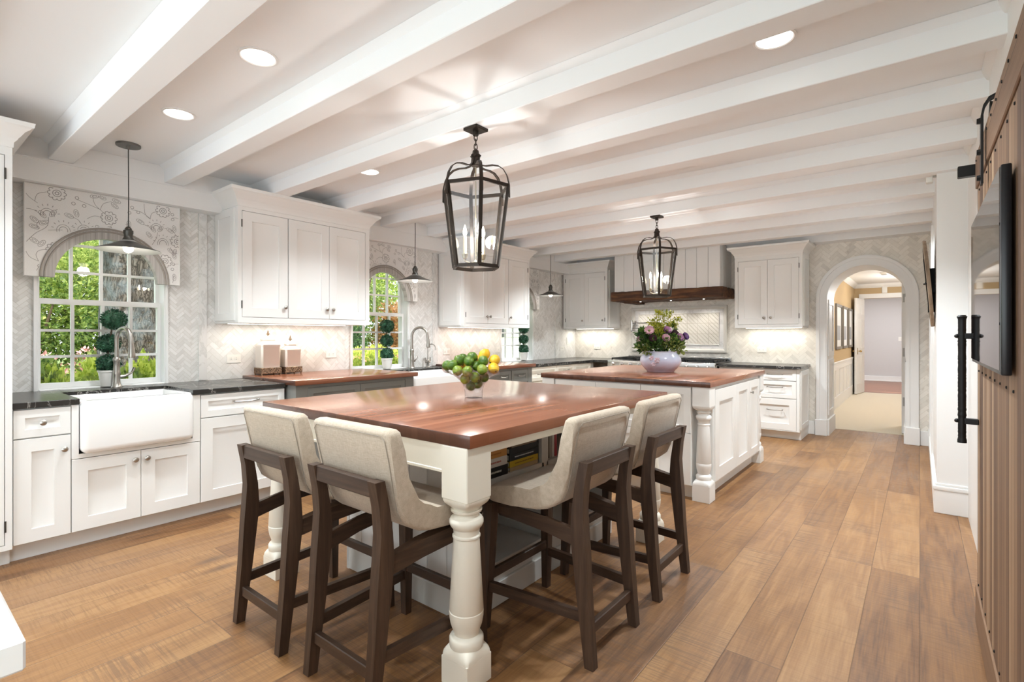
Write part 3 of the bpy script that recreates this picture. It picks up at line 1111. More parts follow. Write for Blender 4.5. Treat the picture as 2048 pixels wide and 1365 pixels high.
cabinet('base_cabinet', 'grey drawer cabinet under the farther wooden worktop, behind the fruit bowl', (GX, 4.30, 0), R90, 0.81, GD, 0.105, WB,
        [('drawer', 0.08, 0.40, 0.70, 0.852, ('pull', 0.24, 0.785, 0.055)), ('drawer', 0.41, 0.73, 0.70, 0.852, ('pull', 0.57, 0.785, 0.055)),
         ('door', 0.08, 0.405, 0.13, 0.69, ('knob', 0.37, 0.6)), ('door', 0.405, 0.73, 0.13, 0.69, ('knob', 0.44, 0.6))], mat='grey cabinet', toe=0.1)
cabinet('base_cabinet', 'cream drawer cabinet in the far corner beside the range', (FX, 5.15, 0), R90, 1.74, D1, 0.105, CB,
        [('drawer', 0.02, 0.70, 0.67, 0.852, ('pull', 0.33, 0.76, 0.085)), ('drawer', 0.70, 1.16, 0.70, 0.852, ('pull', 0.93, 0.785, 0.055)), ('drawer', 1.16, 1.62, 0.70, 0.852),
         ('drawer', 0.02, 0.70, 0.40, 0.66), ('drawer', 0.02, 0.70, 0.12, 0.39), ('door', 0.70, 1.16, 0.12, 0.69), ('door', 1.16, 1.62, 0.12, 0.69)], mat='cream paint', toe=0.1, frame=False)

for t in [o for o in COL.objects if o.name.startswith('sink_cabinet')]:
    w = 0.688 if t.location.y < 2 else 1.045
    xa, xb = (g1 - 0.735, g2 - 0.735) if t.location.y < 2 else (h1 - 3.235, h2 - 3.235)
    b = MB().box(0.002, xa - 0.002, -0.02, 0, 0.538, CB - 0.002).box(xb + 0.002, w - 0.002, -0.02, 0, 0.538, CB - 0.002).box(xa - 0.002, xb + 0.002, -0.02, 0, 0.538, 0.563)
    link('sink_surround', b, M['cabinet white'], t)

# wall cabinets
UX = -4.20
UD = UX - XL - 0.004
UZ0, UZ1 = 1.363, 2.285
cabinet('wall_cabinet', 'three-door white wall cabinet above the two canisters', (UX, 1.80, 0), R90, 1.225, UD, UZ0, UZ1 + 0.01,
        [('door', 0.032, 0.407, 1.41, 2.252, ('knob', 0.377, 1.498), 0.030), ('door', 0.412, 0.795, 1.41, 2.252, ('knob', 0.765, 1.498)), ('door', 0.795, 1.178, 1.41, 2.252, ('knob', 0.827, 1.498))],
        crown=(UZ1, True, True), side_panels=('a',), strip=True)
cabinet('wall_cabinet', 'white wall cabinet between the middle and farthest windows, behind the near lantern', (UX, 4.34, 0), R90, 1.29, UD, UZ0, UZ1 + 0.01,
        [('door', 0.035, 0.43, 1.41, 2.252, ('knob', 0.40, 1.498), 0.033), ('door', 0.43, 0.83, 1.41, 2.252, ('knob', 0.463, 1.498)), ('door', 0.835, 1.25, 1.41, 2.252, ('knob', 0.868, 1.498), 1.253)],
        crown=(UZ1, True, True), side_panels=('a',), strip=True)
UY = 7.12
cabinet('wall_cabinet', 'two-door white wall cabinet in the room corner by the range hood', (-4.575, UY, 0), 0, 0.80, YB - UY - 0.003, 1.372, 2.30,
        [('door', 0.04, 0.395, 1.41, 2.252, ('knob', 0.365, 1.50), 0.038), ('door', 0.395, 0.755, 1.41, 2.252, ('knob', 0.725, 1.50), 0.757)],
        crown=(2.285, False, True), side_panels=('b',), strip=True)
cabinet('wall_cabinet', 'two-door white wall cabinet between the range hood and the arch', (-1.905, UY, 0), 0, 0.785, YB - UY - 0.003, 1.362, 2.30,
        [('door', 0.04, 0.392, 1.405, 2.225, ('knob', 0.352, 1.49), 0.038), ('door', 0.392, 0.745, 1.405, 2.225, ('knob', 0.432, 1.49), 0.747)],
        crown=(2.275, True, True), side_panels=('b',), strip=True)
BY = 6.925
cabinet('base_cabinet', 'white three-drawer base cabinet beside the arched doorway', (-2.045, BY, 0), 0, 0.925, YB - BY - 0.004, 0.105, CB,
        [('drawer', 0.05, 0.89, 0.715, 0.85, ('pull', 0.66, 0.79, 0.085)), ('drawer', 0.05, 0.89, 0.50, 0.71, ('pull', 0.66, 0.635, 0.085)), ('drawer', 0.05, 0.89, 0.115, 0.495, ('pull', 0.66, 0.36, 0.085))],
        toe=0.1, side_panels=('b',))

# worktops
def slab_edge(b, poly, z0, z1):
    return b.prism(poly, z0, z1, 'z', 0.003, 1)
SX = -3.868
b = MB()
slab_edge(b, [(XL, 0.486), (SX, 0.486), (SX, g1), (-4.36, g1), (-4.36, g2), (SX, g2), (SX, 2.022), (XL, 2.022)], CB, CT)
single('stone_worktop', b, M['black marble'], 'black veined marble worktop cut round the nearest apron sink', 'worktop')
b = MB()
slab_edge(b, [(XL, 3.245), (SX, 3.245), (SX, h1), (-4.36, h1), (-4.36, h2), (SX, h2), (SX, 4.285), (XL, 4.285)], CB, CT)
single('stone_worktop', b, M['black marble'], 'black marble worktop round the second sink, between two wooden worktops', 'worktop')
b = MB()
slab_edge(b, [(XL, 5.15), (SX, 5.15), (SX, 6.85), (-3.615, 6.85), (-3.615, YB), (XL, YB)], CB, CT)
single('stone_worktop', b, M['black marble'], 'black marble corner worktop beside the range', 'worktop')
b = MB()
slab_edge(b, [(-2.045, 6.865), (-1.10, 6.865), (-1.10, YB), (-2.045, YB)], CB, CT)
single('stone_worktop', b, M['black marble'], 'black marble worktop on the white drawers beside the arch', 'worktop')
single('wooden_worktop', MB().box(XL, -3.72, 2.022, 3.243, WB, WZ, 0.004, 2), M['butcher block'], 'reddish wooden worktop under the cream canisters', 'worktop')
single('wooden_worktop', MB().box(XL, -3.72, 4.287, 5.148, WB, WZ, 0.004, 2), M['butcher block'], 'reddish wooden worktop under the cabinet between the windows, behind the fruit bowl', 'worktop')

# apron sinks
def sink(y0, y1, label):
    t = thing('apron_sink', label, 'sink', (-4.0, (y0 + y1) / 2, 0.56), 0)
    w = (y1 - y0) / 2 - 0.002
    b = MB()
    xf, xb, zt = 0.175, -0.34, 0.315
    # apron front with generously rounded edges
    b.box(xf - 0.11, xf, -w, w, 0.005, zt, 0.036, 5)
    b.box(xb, xf - 0.06, -w, -w + 0.04, 0.06, zt, 0.006, 2)
    b.box(xb, xf - 0.06, w - 0.04, w, 0.06, zt, 0.006, 2)
    b.box(xb, xb + 0.04, -w, w, 0.06, zt, 0.006, 2)
    link('basin', b, M['porcelain'], t)
    link('basin_floor', MB().box(xb + 0.01, xf - 0.05, -w + 0.01, w - 0.01, 0.055, 0.075), M['porcelain'], t)
    link('drain', MB().lathe([(0.045, 0.075), (0.045, 0.079), (0.03, 0.077)], -0.1, 0, 0, 20), M['chrome'], t)
    return t
sink(g1, g2, 'white apron-front sink below the nearest window')
sink(h1, h2, 'white apron-front sink beyond the grey drawers, behind the fruit bowl')
# ------------------------------------------------------------------ table, island, stools
def turned(b, cx, cy, top, blk, base, rs=1.0, sq=0.065):
    """square block, turned shaft, square foot. top: underside of the frame; blk: bottom of the upper block"""
    b.box(cx - sq, cx + sq, cy - sq, cy + sq, blk, top, 0.003, 1)
    def morph(zs, r1):
        secs = []
        for f, zz in zs:
            ring = []
            for i in range(48):
                a = 2 * PI * (i + 0.5) / 48
                m_ = max(abs(math.cos(a)), abs(math.sin(a)))
                rr = sq / m_ * f + (1 - f) * r1
                ring.append((cx + math.cos(a) * rr, cy + math.sin(a) * rr, zz))
            secs.append(ring)
        b.loft(secs)
    morph([(0.999, blk + 0.001), (0.97, blk - 0.006), (0.82, blk - 0.016), (0.52, blk - 0.026), (0.2, blk - 0.033), (0.0, blk - 0.042)], 0.047 * rs)
    s0, s1 = base, blk - 0.04
    H = s1 - s0
    prof = [(0.062, 0.0), (0.063, 0.012), (0.063, 0.028), (0.058, 0.036), (0.047, 0.043), (0.049, 0.055), (0.058, 0.080), (0.0625, 0.105), (0.0635, 0.125), (0.0615, 0.128), (0.063, 0.131)]
    up = [(0.048, -0.105), (0.0515, -0.102), (0.0515, -0.096), (0.047, -0.092), (0.049, -0.072), (0.058, -0.062), (0.063, -0.05), (0.063, -0.04), (0.058, -0.031), (0.047, -0.026), (0.046, -0.016), (0.056, -0.008), (0.058, 0.0)]
    k = min(1.0, H / 0.46)
    pts = [(r * rs, s0 + z * k) for r, z in prof] + [(r * rs, s1 + z * k) for r, z in up]
    b.lathe(pts, cx, cy, 0, 36)
    # foot with hollowed shoulders
    h = base
    b.box(cx - sq, cx + sq, cy - sq, cy + sq, 0.0, h - 0.035, 0.002, 1)
    morph([(0.999, h - 0.036), (0.985, h - 0.028), (0.88, h - 0.018), (0.62, h - 0.008), (0.35, h - 0.001), (0.2, h + 0.002)], 0.058 * rs)
    return b

TX0, TX1, TY0, TY1 = -2.73, -1.222, 1.30, 3.08
TT, TB = 0.9144, 0.867
table = thing('counter_table', 'big counter-height table with glossy reddish wooden top and cream turned legs', 'table', ((TX0 + TX1) / 2, (TY0 + TY1) / 2, 0))
link('table_top', MB().box(TX0, TX1, TY0, TY1, TB, TT, 0.004, 2), M['butcher block'], table, True)
LX0, LX1, LY0, LY1 = -2.655, -1.301, 1.365, 3.0
for cx in (LX0, LX1):
    for cy in (LY0, LY1):
        link('leg', turned(MB(), cx, cy, TB, 0.672, 0.135), M['cream paint'], table, True)
for nm, bb in (('apron', (LX0, LX1, LY0 - 0.062, LY0 - 0.034)), ('apron', (LX0, LX1, LY1 + 0.034, LY1 + 0.062)), ('apron', (LX1 + 0.034, LX1 + 0.062, LY0, LY1)), ('apron', (LX0 - 0.062, LX0 - 0.034, LY0, LY1))):
    dx = nm
    x0, x1, y0, y1 = bb
    if x1 - x0 > 0.5:
        x0, x1 = x0 + 0.064, x1 - 0.064
    else:
        y0, y1 = y0 + 0.064, y1 - 0.064
    if x1 - x0 > 0.5:                       # deep boards on the ends, slim rails on the long sides
        b = MB().box(x0, x1, y0, y1, 0.765, TB).box(x0, x1, y0 - 0.004, y1 + 0.004, 0.765, 0.777, 0.002, 1)
    else:
        b = MB().box(x0, x1, y0, y1, 0.834, TB)
    link(nm, b, M['cream paint'], table, True)
# bookcase pedestal: boarded ends, open bays on the long side
BX0, BX1, BY0, BY1 = -2.44, -1.545, 1.62, 2.96
b = MB()
b.box(BX0, BX1, BY0 + 0.015, BY0 + 0.035, 0, TB)
b.box(BX0, BX1, BY1 - 0.035, BY1 - 0.015, 0, TB)
b.box(BX0, BX0 + 0.02, BY0, BY1, 0, TB)
b.box(-2.0, -1.985, BY0 + 0.02, BY1 - 0.02, 0.1, TB)
b.box(BX0, BX1 - 0.01, BY0 + 0.02, BY1 - 0.02, 0, 0.17)
b.box(BX0, BX1, BY0, BY0 + 0.016, 0, 0.12, 0.004, 1)
for yy in (BY0 + 0.0, BY1 - 0.055):
    b.box(BX1 - 0.02, BX1, yy, yy + 0.055, 0.0, TB, 0.002, 1)
b.box(BX1 - 0.022, BX1, 2.19, 2.25, 0.16, TB, 0.002, 1)
b.box(-2.0, BX1 - 0.01, 2.215, 2.232, 0.16, TB)
b.box(BX1 - 0.02, BX1 + 0.004, BY0, BY1, 0.0, 0.11, 0.004, 1)
link('pedestal', b, M['shelf grey'], table, True)
b = MB()
x = BX0
k = 0
while x < BX1 - 0.02:
    x2 = min(x + 0.128, BX1 - 0.001)
    b.box(x + 0.0015, x2 - 0.0015, BY0 + 0.004, BY0 + 0.016, 0.12, TB, 0.003, 1)
    x = x2
link('boarded_end', b, M['cabinet white'], table, True)
for y0, y1 in ((BY0 + 0.04, 2.21), (2.235, BY1 - 0.04)):
    for z in (0.205, 0.60):
        link('shelf', MB().box(-1.985, BX1 + 0.0, y0, y1, z - 0.04, z, 0.002, 1), M['shelf grey'], table, True)

# books in the pedestal
def book(label, loc, w, h, t, colr, pages=(0.75, 0.70, 0.58), stand=False, group=None, mark=None, rz=0.0):
    """lying: w along y (spine length), h depth in -x, t thickness; spine faces +x"""
    key = 'cover %.2f %.2f %.2f' % colr
    if key not in M:
        flat(key, colr, 0.4)
    if 'pages' not in M:
        flat('pages', pages, 0.8)
    o = thing('book', label, 'book', loc, rz, group)
    b = MB()
    if not stand:
        b.box(-h, 0, -w / 2, w / 2, 0, 0.0035).box(-h, 0, -w / 2, w / 2, t - 0.0035, t)
        b.box(-0.004, 0.002, -w / 2, w / 2, 0, t, 0.001, 1)
        link('cover', b, M[key], o)
        link('page_block', MB().box(-h + 0.006, -0.004, -w / 2 + 0.005, w / 2 - 0.005, 0.0035, t - 0.0035), M['pages'], o)
        if mark:
            k2 = 'mark %.2f %.2f %.2f' % mark
            if k2 not in M:
                flat(k2, mark, 0.5)
            bb = MB()
            yy = -w * 0.33
            while yy < w * 0.30:
                l = random.uniform(0.004, 0.008)
                bb.box(0.0018, 0.0026, yy, yy + l, t * 0.42, t * 0.60)
                yy += l + 0.0025
            link('spine_lettering', bb, M[k2], o)
    else:
        b.box(-w, 0, 0, 0.003, 0, h).box(-w, 0, t - 0.003, t, 0, h).box(-0.004, 0.002, 0, t, 0, h, 0.001, 1)
        link('cover', b, M[key], o)
        link('page_block', MB().box(-w + 0.005, -0.004, 0.003, t - 0.003, 0.004, h - 0.004), M['pages'], o)
    return o
gb = 'books lying in the table pedestal'
BXF = -1.552
z = 0.60
for lab, w, t, c, mk in (('black book with pale lettering, bottom of the shorter stack under the table', 0.25, 0.048, (0.02, 0.018, 0.018), (0.6, 0.58, 0.5)),
                         ('white book with red lettering, middle of the shorter stack under the table', 0.24, 0.042, (0.66, 0.60, 0.54), (0.4, 0.08, 0.05)),
                         ('orange book on top of the shorter stack in the table pedestal', 0.235, 0.036, (0.55, 0.24, 0.05), (0.35, 0.12, 0.02))):
    book(lab, (BXF, 1.665 + 0.125, z), w, 0.28, t, c, group=gb, mark=mk)
    z += t + 0.0005
z = 0.60
for lab, w, t, c, mk in (('tan book at the bottom of the taller stack in the table pedestal', 0.23, 0.02, (0.45, 0.33, 0.18), None),
                         ('yellow book low in the taller stack in the table pedestal', 0.235, 0.03, (0.58, 0.40, 0.03), (0.2, 0.12, 0.02)),
                         ('black book with silver lettering above the yellow one in the table pedestal', 0.24, 0.032, (0.02, 0.022, 0.026), (0.6, 0.6, 0.6)),
                         ('plain black book second from the top of the taller stack under the table', 0.235, 0.03, (0.012, 0.012, 0.012), None),
                         ('brown book on top of the taller stack in the table pedestal', 0.21, 0.02, (0.25, 0.17, 0.11), None)):
    book(lab, (BXF - 0.006, 2.055, z), w, 0.27, t, c, group=gb, mark=mk)
    z += t + 0.0005
yy = 1.675
for i in range(5):
    o = book(['black and white patterned book at the outer end of the low shelf', 'black and white patterned book second from the outer end of the low shelf', 'black and white patterned book third on the low shelf of the pedestal', 'black and white patterned book fourth on the low shelf of the pedestal', 'white slim volume at the inner end of the low row in the pedestal'][i],
             (BXF - 0.03, yy, 0.205), 0.2, 0.255 - 0.006 * i, 0.03, (0.0, 0.0, 0.01 * i), stand=True, group='upright books on the low pedestal shelf')
    for ch in o.children:
        if ch.name.startswith('cover') and i < 4:
            ch.data.materials[0] = M['zebra']
        elif ch.name.startswith('cover'):
            ch.data.materials[0] = M['plate white']
    yy += 0.034
yy = 2.27
for lab, c in (('dark brown upright book by the pedestal divider', (0.09, 0.05, 0.03)), ('grey upright book in the second bay of the pedestal', (0.35, 0.33, 0.3)), ('white upright book next to the red one in the pedestal', (0.7, 0.68, 0.64)), ('red upright book in the second bay of the pedestal', (0.45, 0.04, 0.05))):
    book(lab, (BXF - 0.02, yy, 0.60), 0.19, 0.20, 0.022, c, stand=True, group='upright books on the high pedestal shelf')
    yy += 0.026

# island
IX0, IX1, IY0, IY1 = -2.77, -1.221, 3.908, 5.62
isl = thing('kitchen_island', 'white kitchen island with reddish wooden top and turned corner posts under the farther lantern', 'island', ((IX0 + IX1) / 2, (IY0 + IY1) / 2, 0))
link('island_top', MB().box(IX0, IX1, IY0, IY1, 0.872, TT, 0.004, 2), M['butcher block'], isl, True)
px0, px1, py0, py1 = -2.695, -1.296, 3.985, 5.545
for cx in (px0, px1):
    for cy in (py0, py1):
        link('corner_post', turned(MB(), cx, cy, 0.872, 0.722, 0.16, 0.9, 0.066), M['cabinet white'], isl, True)
b = MB().box(px0 + 0.005, px1 - 0.005, py0 + 0.005, py1 - 0.005, 0.105, 0.872)
b2 = MB()
core = [(-2.62, -1.372, 3.94, 5.59), (-2.74, -1.251, 4.06, 5.47)]
b.b.free()
b = MB()
for x0, x1, y0, y1 in core:
    b.box(x0, x1, y0, y1, 0.105, 0.871)
b2.b.free()
link('carcass', b, M['cabinet white'], isl, True)
b = MB()
b.box(-2.62, -1.372, 4.0, 5.53, 0, 0.105).box(-2.68, -1.31, 4.06, 5.47, 0, 0.105)
link('plinth', b, M['cabinet white'], isl, True)
def front(nm, x0, x1, z0, z1, face, st=0.055):
    """flat panelled piece on the near (-y) or the open (+x) side"""
    b = MB()
    if face == 'y':
        b.panel(x0 + 0.0015, x1 - 0.0015, z0 + 0.0015, z1 - 0.0015, -0.018, 0.0, st)
        b.rot(Matrix.Translation((0, 3.941, 0)))
    else:
        b.panel(x0 + 0.0015, x1 - 0.0015, z0 + 0.0015, z1 - 0.0015, -0.018, 0.0, st)
        b.rot(Matrix.Translation((-1.252, 0, 0)) @ Matrix.Rotation(R90, 4, 'Z'))
    return link(nm, b, M['cabinet white'], isl, True)
for x0, x1 in ((-2.62, -2.20), (-2.20, -1.785), (-1.785, -1.372)):
    front('drawer', x0, x1, 0.51, 0.865, 'y')
    front('door', x0, x1, 0.11, 0.51, 'y')
for i, (y0, y1) in enumerate(((4.07, 4.66), (4.66, 5.08), (5.08, 5.46))):
    o = front('door' if i == 2 else 'side_panel', y0, y1, 0.13, 0.845, 'x', 0.07 if i else 0.10)
    if i == 2:
        bb = MB().lathe([(0.006, 0.0), (0.005, 0.014), (0.013, 0.02), (0.013, 0.026), (0.003, 0.03)], -1.234, 5.115, 0.735, 14, True, 'x')
        link('knob', bb, M['nickel'], o, True)

# bar stools
def make_stool(label):
    t = thing('bar_stool', label, 'stool', (0, 0, 0), 0, 'linen bar stools at the wooden table')
    W = 'walnut'
    # upholstered seat and back share one curved side line
    shell = [(-0.11, 0.590), (-0.075, 0.571), (-0.03, 0.560), (0.10, 0.553), (0.20, 0.548), (0.228, 0.556), (0.236, 0.578), (0.226, 0.606), (0.195, 0.626), (0.10, 0.636), (0.0, 0.638), (-0.04, 0.643),
             (-0.072, 0.656), (-0.098, 0.680), (-0.119, 0.72), (-0.134, 0.78), (-0.154, 0.88), (-0.168, 0.952), (-0.178, 0.963), (-0.205, 0.966), (-0.222, 0.960), (-0.2265, 0.945), (-0.205, 0.84), (-0.182, 0.72), (-0.168, 0.66), (-0.145, 0.618)]
    for nm in ('seat', 'backrest'):
        b = MB().prism(shell, -0.215, 0.215, 'x', 0.015, 3)
        bmesh.ops.triangulate(b.b, faces=[f for f in b.b.faces if len(f.verts) > 4])
        k = 1 if nm == 'seat' else -1
        bmesh.ops.bisect_plane(b.b, geom=b.b.verts[:] + b.b.edges[:] + b.b.faces[:], plane_co=(0, -0.080, 0.65), plane_no=(0, 1, 0.25), clear_inner=k > 0, clear_outer=k < 0)
        for v in b.b.verts:                  # broader to the front, top a little broader with eased corners
            fy = max(0.0, (v.co.y + 0.08) / 0.31)
            fz = max(0.0, (v.co.z - 0.66) / 0.30)
            v.co.x *= 1.04 + 0.025 * fy + 0.055 * fz - 0.05 * max(0.0, (v.co.z - 0.935) / 0.03) ** 2
        for v in b.b.verts:
            v.co.z -= 0.016 * max(0.0, (v.co.z - 0.66) / 0.30)
        bk = link(nm, b, M['linen'], t, smooth=65)
    for s in (-1, 1):
        p = [(s * 0.205, -0.150, 0.623), (s * 0.207, -0.171, 0.67), (s * 0.209, -0.184, 0.72), (s * 0.213, -0.208, 0.83), (s * 0.214, -0.227, 0.912), (s * 0.196, -0.230, 0.928), (0, -0.231, 0.930)]
        link('seam', MB().tube(p, 0.0016, 5), M['seam'], bk)
    for s in (-1, 1):
        # rear leg and post in one bent piece
        secs = []
        for y, z, hw, d0, d1 in ((-0.262, 0.0, 0.018, -0.018, 0.020), (-0.236, 0.25, 0.021, -0.023, 0.026), (-0.222, 0.44, 0.0225, -0.026, 0.034), (-0.216, 0.51, 0.0225, -0.026, 0.034), (-0.212, 0.60, 0.0225, -0.024, 0.024), (-0.222, 0.69, 0.0225, -0.021, 0.020), (-0.240, 0.780, 0.0225, -0.020, 0.019)):
            cx = s * 0.186
            secs.append([(cx - hw, y + d0, z), (cx + hw, y + d0, z), (cx + hw, y + d1, z), (cx - hw, y + d1, z)])
        link('leg', MB().loft(secs), M[W], t)
        secs = []
        for q, z, h in ((0.244, 0.0, 0.016), (0.233, 0.30, 0.021), (0.225, 0.545, 0.024)):
            cx = s * (q - 0.012)
            secs.append([(cx - h, q - 0.008 - h, z), (cx + h, q - 0.008 - h, z), (cx + h, q - 0.008 + h, z), (cx - h, q - 0.008 + h, z)])
        link('leg', MB().loft(secs), M[W], t)
        # side rail, deeper to the front, and side stretcher
        b = MB().loft([[(s * 0.175 - 0.013, y, z0), (s * 0.175 + 0.013 + s * k, y, z0), (s * 0.175 + 0.013 + s * k, y, z1), (s * 0.175 - 0.013, y, z1)] for y, z0, z1, k in ((-0.19, 0.445, 0.510, 0.004), (-0.05, 0.468, 0.532, 0.018), (0.19, 0.488, 0.5475, 0.034))])
        link('seat_rail', b, M['walnut side'], t)
        b = MB().loft([[(x - 0.011, y, z - 0.02), (x + 0.011, y, z - 0.02), (x + 0.011, y, z + 0.02), (x - 0.011, y, z + 0.02)] for x, y, z in ((s * 0.186, -0.225, 0.185), (s * 0.226, 0.215, 0.185))])
        link('stretcher', b, M['walnut side'], t)
    link('seat_rail', MB().box(-0.20, 0.20, 0.195, 0.222, 0.490, 0.547, 0.003, 1), M['walnut rail'], t)
    link('stretcher', MB().box(-0.165, 0.165, -0.258, -0.234, 0.115, 0.158, 0.003, 1), M['walnut rail'], t)
    link('stretcher', MB().box(-0.215, 0.215, 0.213, 0.235, 0.205, 0.245, 0.003, 1), M['walnut rail'], t)
    link('back_rail', MB().box(-0.165, 0.165, -0.250, -0.223, 0.722, 0.779, 0.003, 1), M['walnut rail'], t)
    return t
s0 = make_stool('linen bar stool with walnut legs at the table, in front of the long-pull base cabinet')
s0.location = (-2.170, 1.280, 0)
copy_tree(s0, loc=(-1.60, 1.290, 0), label='linen bar stool with its back to the camera, beside the nearest turned table leg')
copy_tree(s0, loc=(-1.238, 1.895, 0), rz=R90, label='linen bar stool before the open bookshelves, on the near half of the table side')
copy_tree(s0, loc=(-1.240, 2.53, 0), rz=R90, label='linen bar stool at the table corner closest to the kitchen island')

# ------------------------------------------------------------------ lanterns
def lantern(loc, turn, label):
    t = thing('lantern_pendant', label, 'pendant light', loc, R(turn), 'iron lanterns with seeded glass')
    B_ = M['bronze']
    b = MB().box(-0.05, 0.05, -0.05, 0.05, -0.016, 0, 0.003, 1).rot(Matrix.Rotation(-R(turn), 4, 'Z'))
    b.lathe([(0.016, -0.04), (0.016, -0.016)], 0, 0, 0, 12)
    link('canopy', b, B_, t)
    for i in range(4):
        ring = []
        zc = -0.052 - i * 0.026
        for k in range(17):
            a = 2 * PI * k / 16
            u, w = 0.009 * math.cos(a), 0.019 * math.sin(a)
            ring.append((u, 0, zc + w) if i % 2 else (0, u, zc + w))
        link('chain_link', MB().tube(ring, 0.0028, 6), B_, t)
    b = MB().lathe([(0.018, -0.215), (0.025, -0.212), (0.025, -0.20), (0.02, -0.19), (0.021, -0.165), (0.026, -0.16), (0.026, -0.148), (0.020, -0.142), (0.017, -0.125)], 0, 0, 0, 12)
    for k in range(6):
        a = k * PI / 3
        b.sphere((0.026 * math.cos(a), 0.026 * math.sin(a), -0.155), 0.006, 8, 6)
    link('hub', b, B_, t)
    RT, RB, ZT, ZB = 0.190, 0.132, -0.335, -0.775
    P = lambda r, k, z: (r * math.cos(k * PI / 3), r * math.sin(k * PI / 3), z)
    for k in range(6):
        d = (math.cos(k * PI / 3), math.sin(k * PI / 3))
        prof = [(0.019, -0.15), (0.022, -0.19), (0.034, -0.209), (0.06, -0.216), (0.10, -0.215), (0.135, -0.223), (0.163, -0.244), (0.184, -0.281), (0.196, -0.33), (0.197, -0.40)]
        b = MB().strip([(r * d[0], r * d[1], z) for r, z in prof], 0.019, 0.004, (-d[1], d[0], 0))
        link('strap', b, B_, t)
        link('post', MB().strip([P(RT, k, ZT - 0.008), P(RB, k, ZB + 0.0)], 0.020, 0.012, (-d[1], d[0], 0)), B_, t)
    for z, r in ((ZT, RT), (ZB, RB)):
        b = MB()
        for k in range(6):
            b.strip([P(r, k, z), P(r, k + 1, z)], 0.019, 0.011, (0, 0, 1))
        link('top_frame' if z == ZT else 'bottom_frame', b, B_, t)
    for k in range(6):
        e = 0.985
        link('glass_pane', MB().quad(P(RT * e, k, ZT), P(RT * e, k + 1, ZT), P(RB * e, k + 1, ZB), P(RB * e, k, ZB)), M['seeded glass'], t)
    link('stem', MB().lathe([(0.004, -0.745), (0.004, -0.215)], 0, 0, 0, 8).lathe([(0.002, -0.765), (0.012, -0.758), (0.014, -0.745), (0.006, -0.735)], 0, 0, 0, 12), M['cup brass'], t)
    for k in range(3):
        a = 0.15 + k * 2 * PI / 3
        x, y = 0.062 * math.cos(a), 0.062 * math.sin(a)
        arm = MB().tube([(0, 0, -0.745), (x * 0.5, y * 0.5, -0.752), (x, y, -0.738), (x, y, -0.72)], 0.004, 6)
        arm.lathe([(0.004, -0.728), (0.012, -0.722), (0.016, -0.705), (0.018, -0.702), (0.018, -0.699), (0.01, -0.698)], x, y, 0, 16)
        link('candle_arm', arm, M['cup brass'], t)
        c = link('candle', MB().lathe([(0.0095, -0.70), (0.0095, -0.605), (0.005, -0.60)], x, y, 0, 14), M['candle'], t)
        link('bulb', MB().lathe([(0.004, -0.60), (0.010, -0.588), (0.011, -0.575), (0.008, -0.558), (0.003, -0.542), (0.001, -0.536)], x, y, 0, 12), M['flame glow'], c)
    light('lantern_light', 'POINT', (loc[0], loc[1], loc[2] - 0.56), 10, (1, 0.96, 0.91), shadow_soft_size=0.042)
    return t
lantern((-1.938, 2.108, BZ), -38.8, 'black iron lantern hanging over the wooden table')
lantern((-1.992, 4.752, BZ), -58.8, 'black iron lantern hanging over the kitchen island')

# window pendants
def pendant(loc, label):
    t = thing('shade_pendant', label, 'pendant light', loc, 0, 'cone shade pendants over the sinks')
    b = MB().lathe([(0.068, -0.014), (0.070, -0.010), (0.070, 0.0)], 0, 0, 0, 32)
    for s in (-1, 1):
        b.sphere((s * 0.04, 0.0, -0.015), 0.006, 8, 6)
    b.lathe([(0.004, -0.035), (0.012, -0.026), (0.014, -0.014)], 0, 0, 0, 12)
    link('canopy', b, M['canopy grey'], t)
    link('cord', MB().tube([(0, 0, -0.02), (0.003, 0.0, -0.2), (-0.002, 0.002, -0.4), (0, 0, -0.555)], 0.0035, 6), M['cord'], t)
    link('socket', MB().lathe([(0.006, -0.55), (0.014, -0.556), (0.02, -0.566), (0.02, -0.572), (0.028, -0.578), (0.028, -0.598), (0.025, -0.604), (0.025, -0.622), (0.034, -0.645)], 0, 0, 0, 24), M['dark metal'], t)
    s = link('shade', MB().lathe([(0.028, -0.628), (0.036, -0.645), (0.10, -0.678), (0.180, -0.708), (0.184, -0.712)], 0, 0, 0, 48, False), M['dark metal'], t)
    link('shade_lining', MB().lathe([(0.030, -0.640), (0.10, -0.682), (0.179, -0.711), (0.184, -0.7125)], 0, 0, 0, 48, False), M['shade inside'], s)
    link('bulb', MB().lathe([(0.012, -0.632), (0.014, -0.65), (0.026, -0.672), (0.031, -0.692), (0.027, -0.712), (0.014, -0.724), (0.002, -0.728)], 0, 0, 0, 20), M['bulb glow'], t)
    light('pendant_light', 'POINT', (loc[0], loc[1], loc[2] - 0.76), 2.2, (1, 0.96, 0.91), shadow_soft_size=0.042)
    return t
pendant((-4.15, 1.082, CZ), 'grey cone shade pendant over the nearest apron sink')
pendant((-4.15, 3.575, CZ), 'dark cone shade pendant in front of the middle window')
pendant((-4.15, 6.10, CZ), 'dark cone shade pendant by the far corner window')

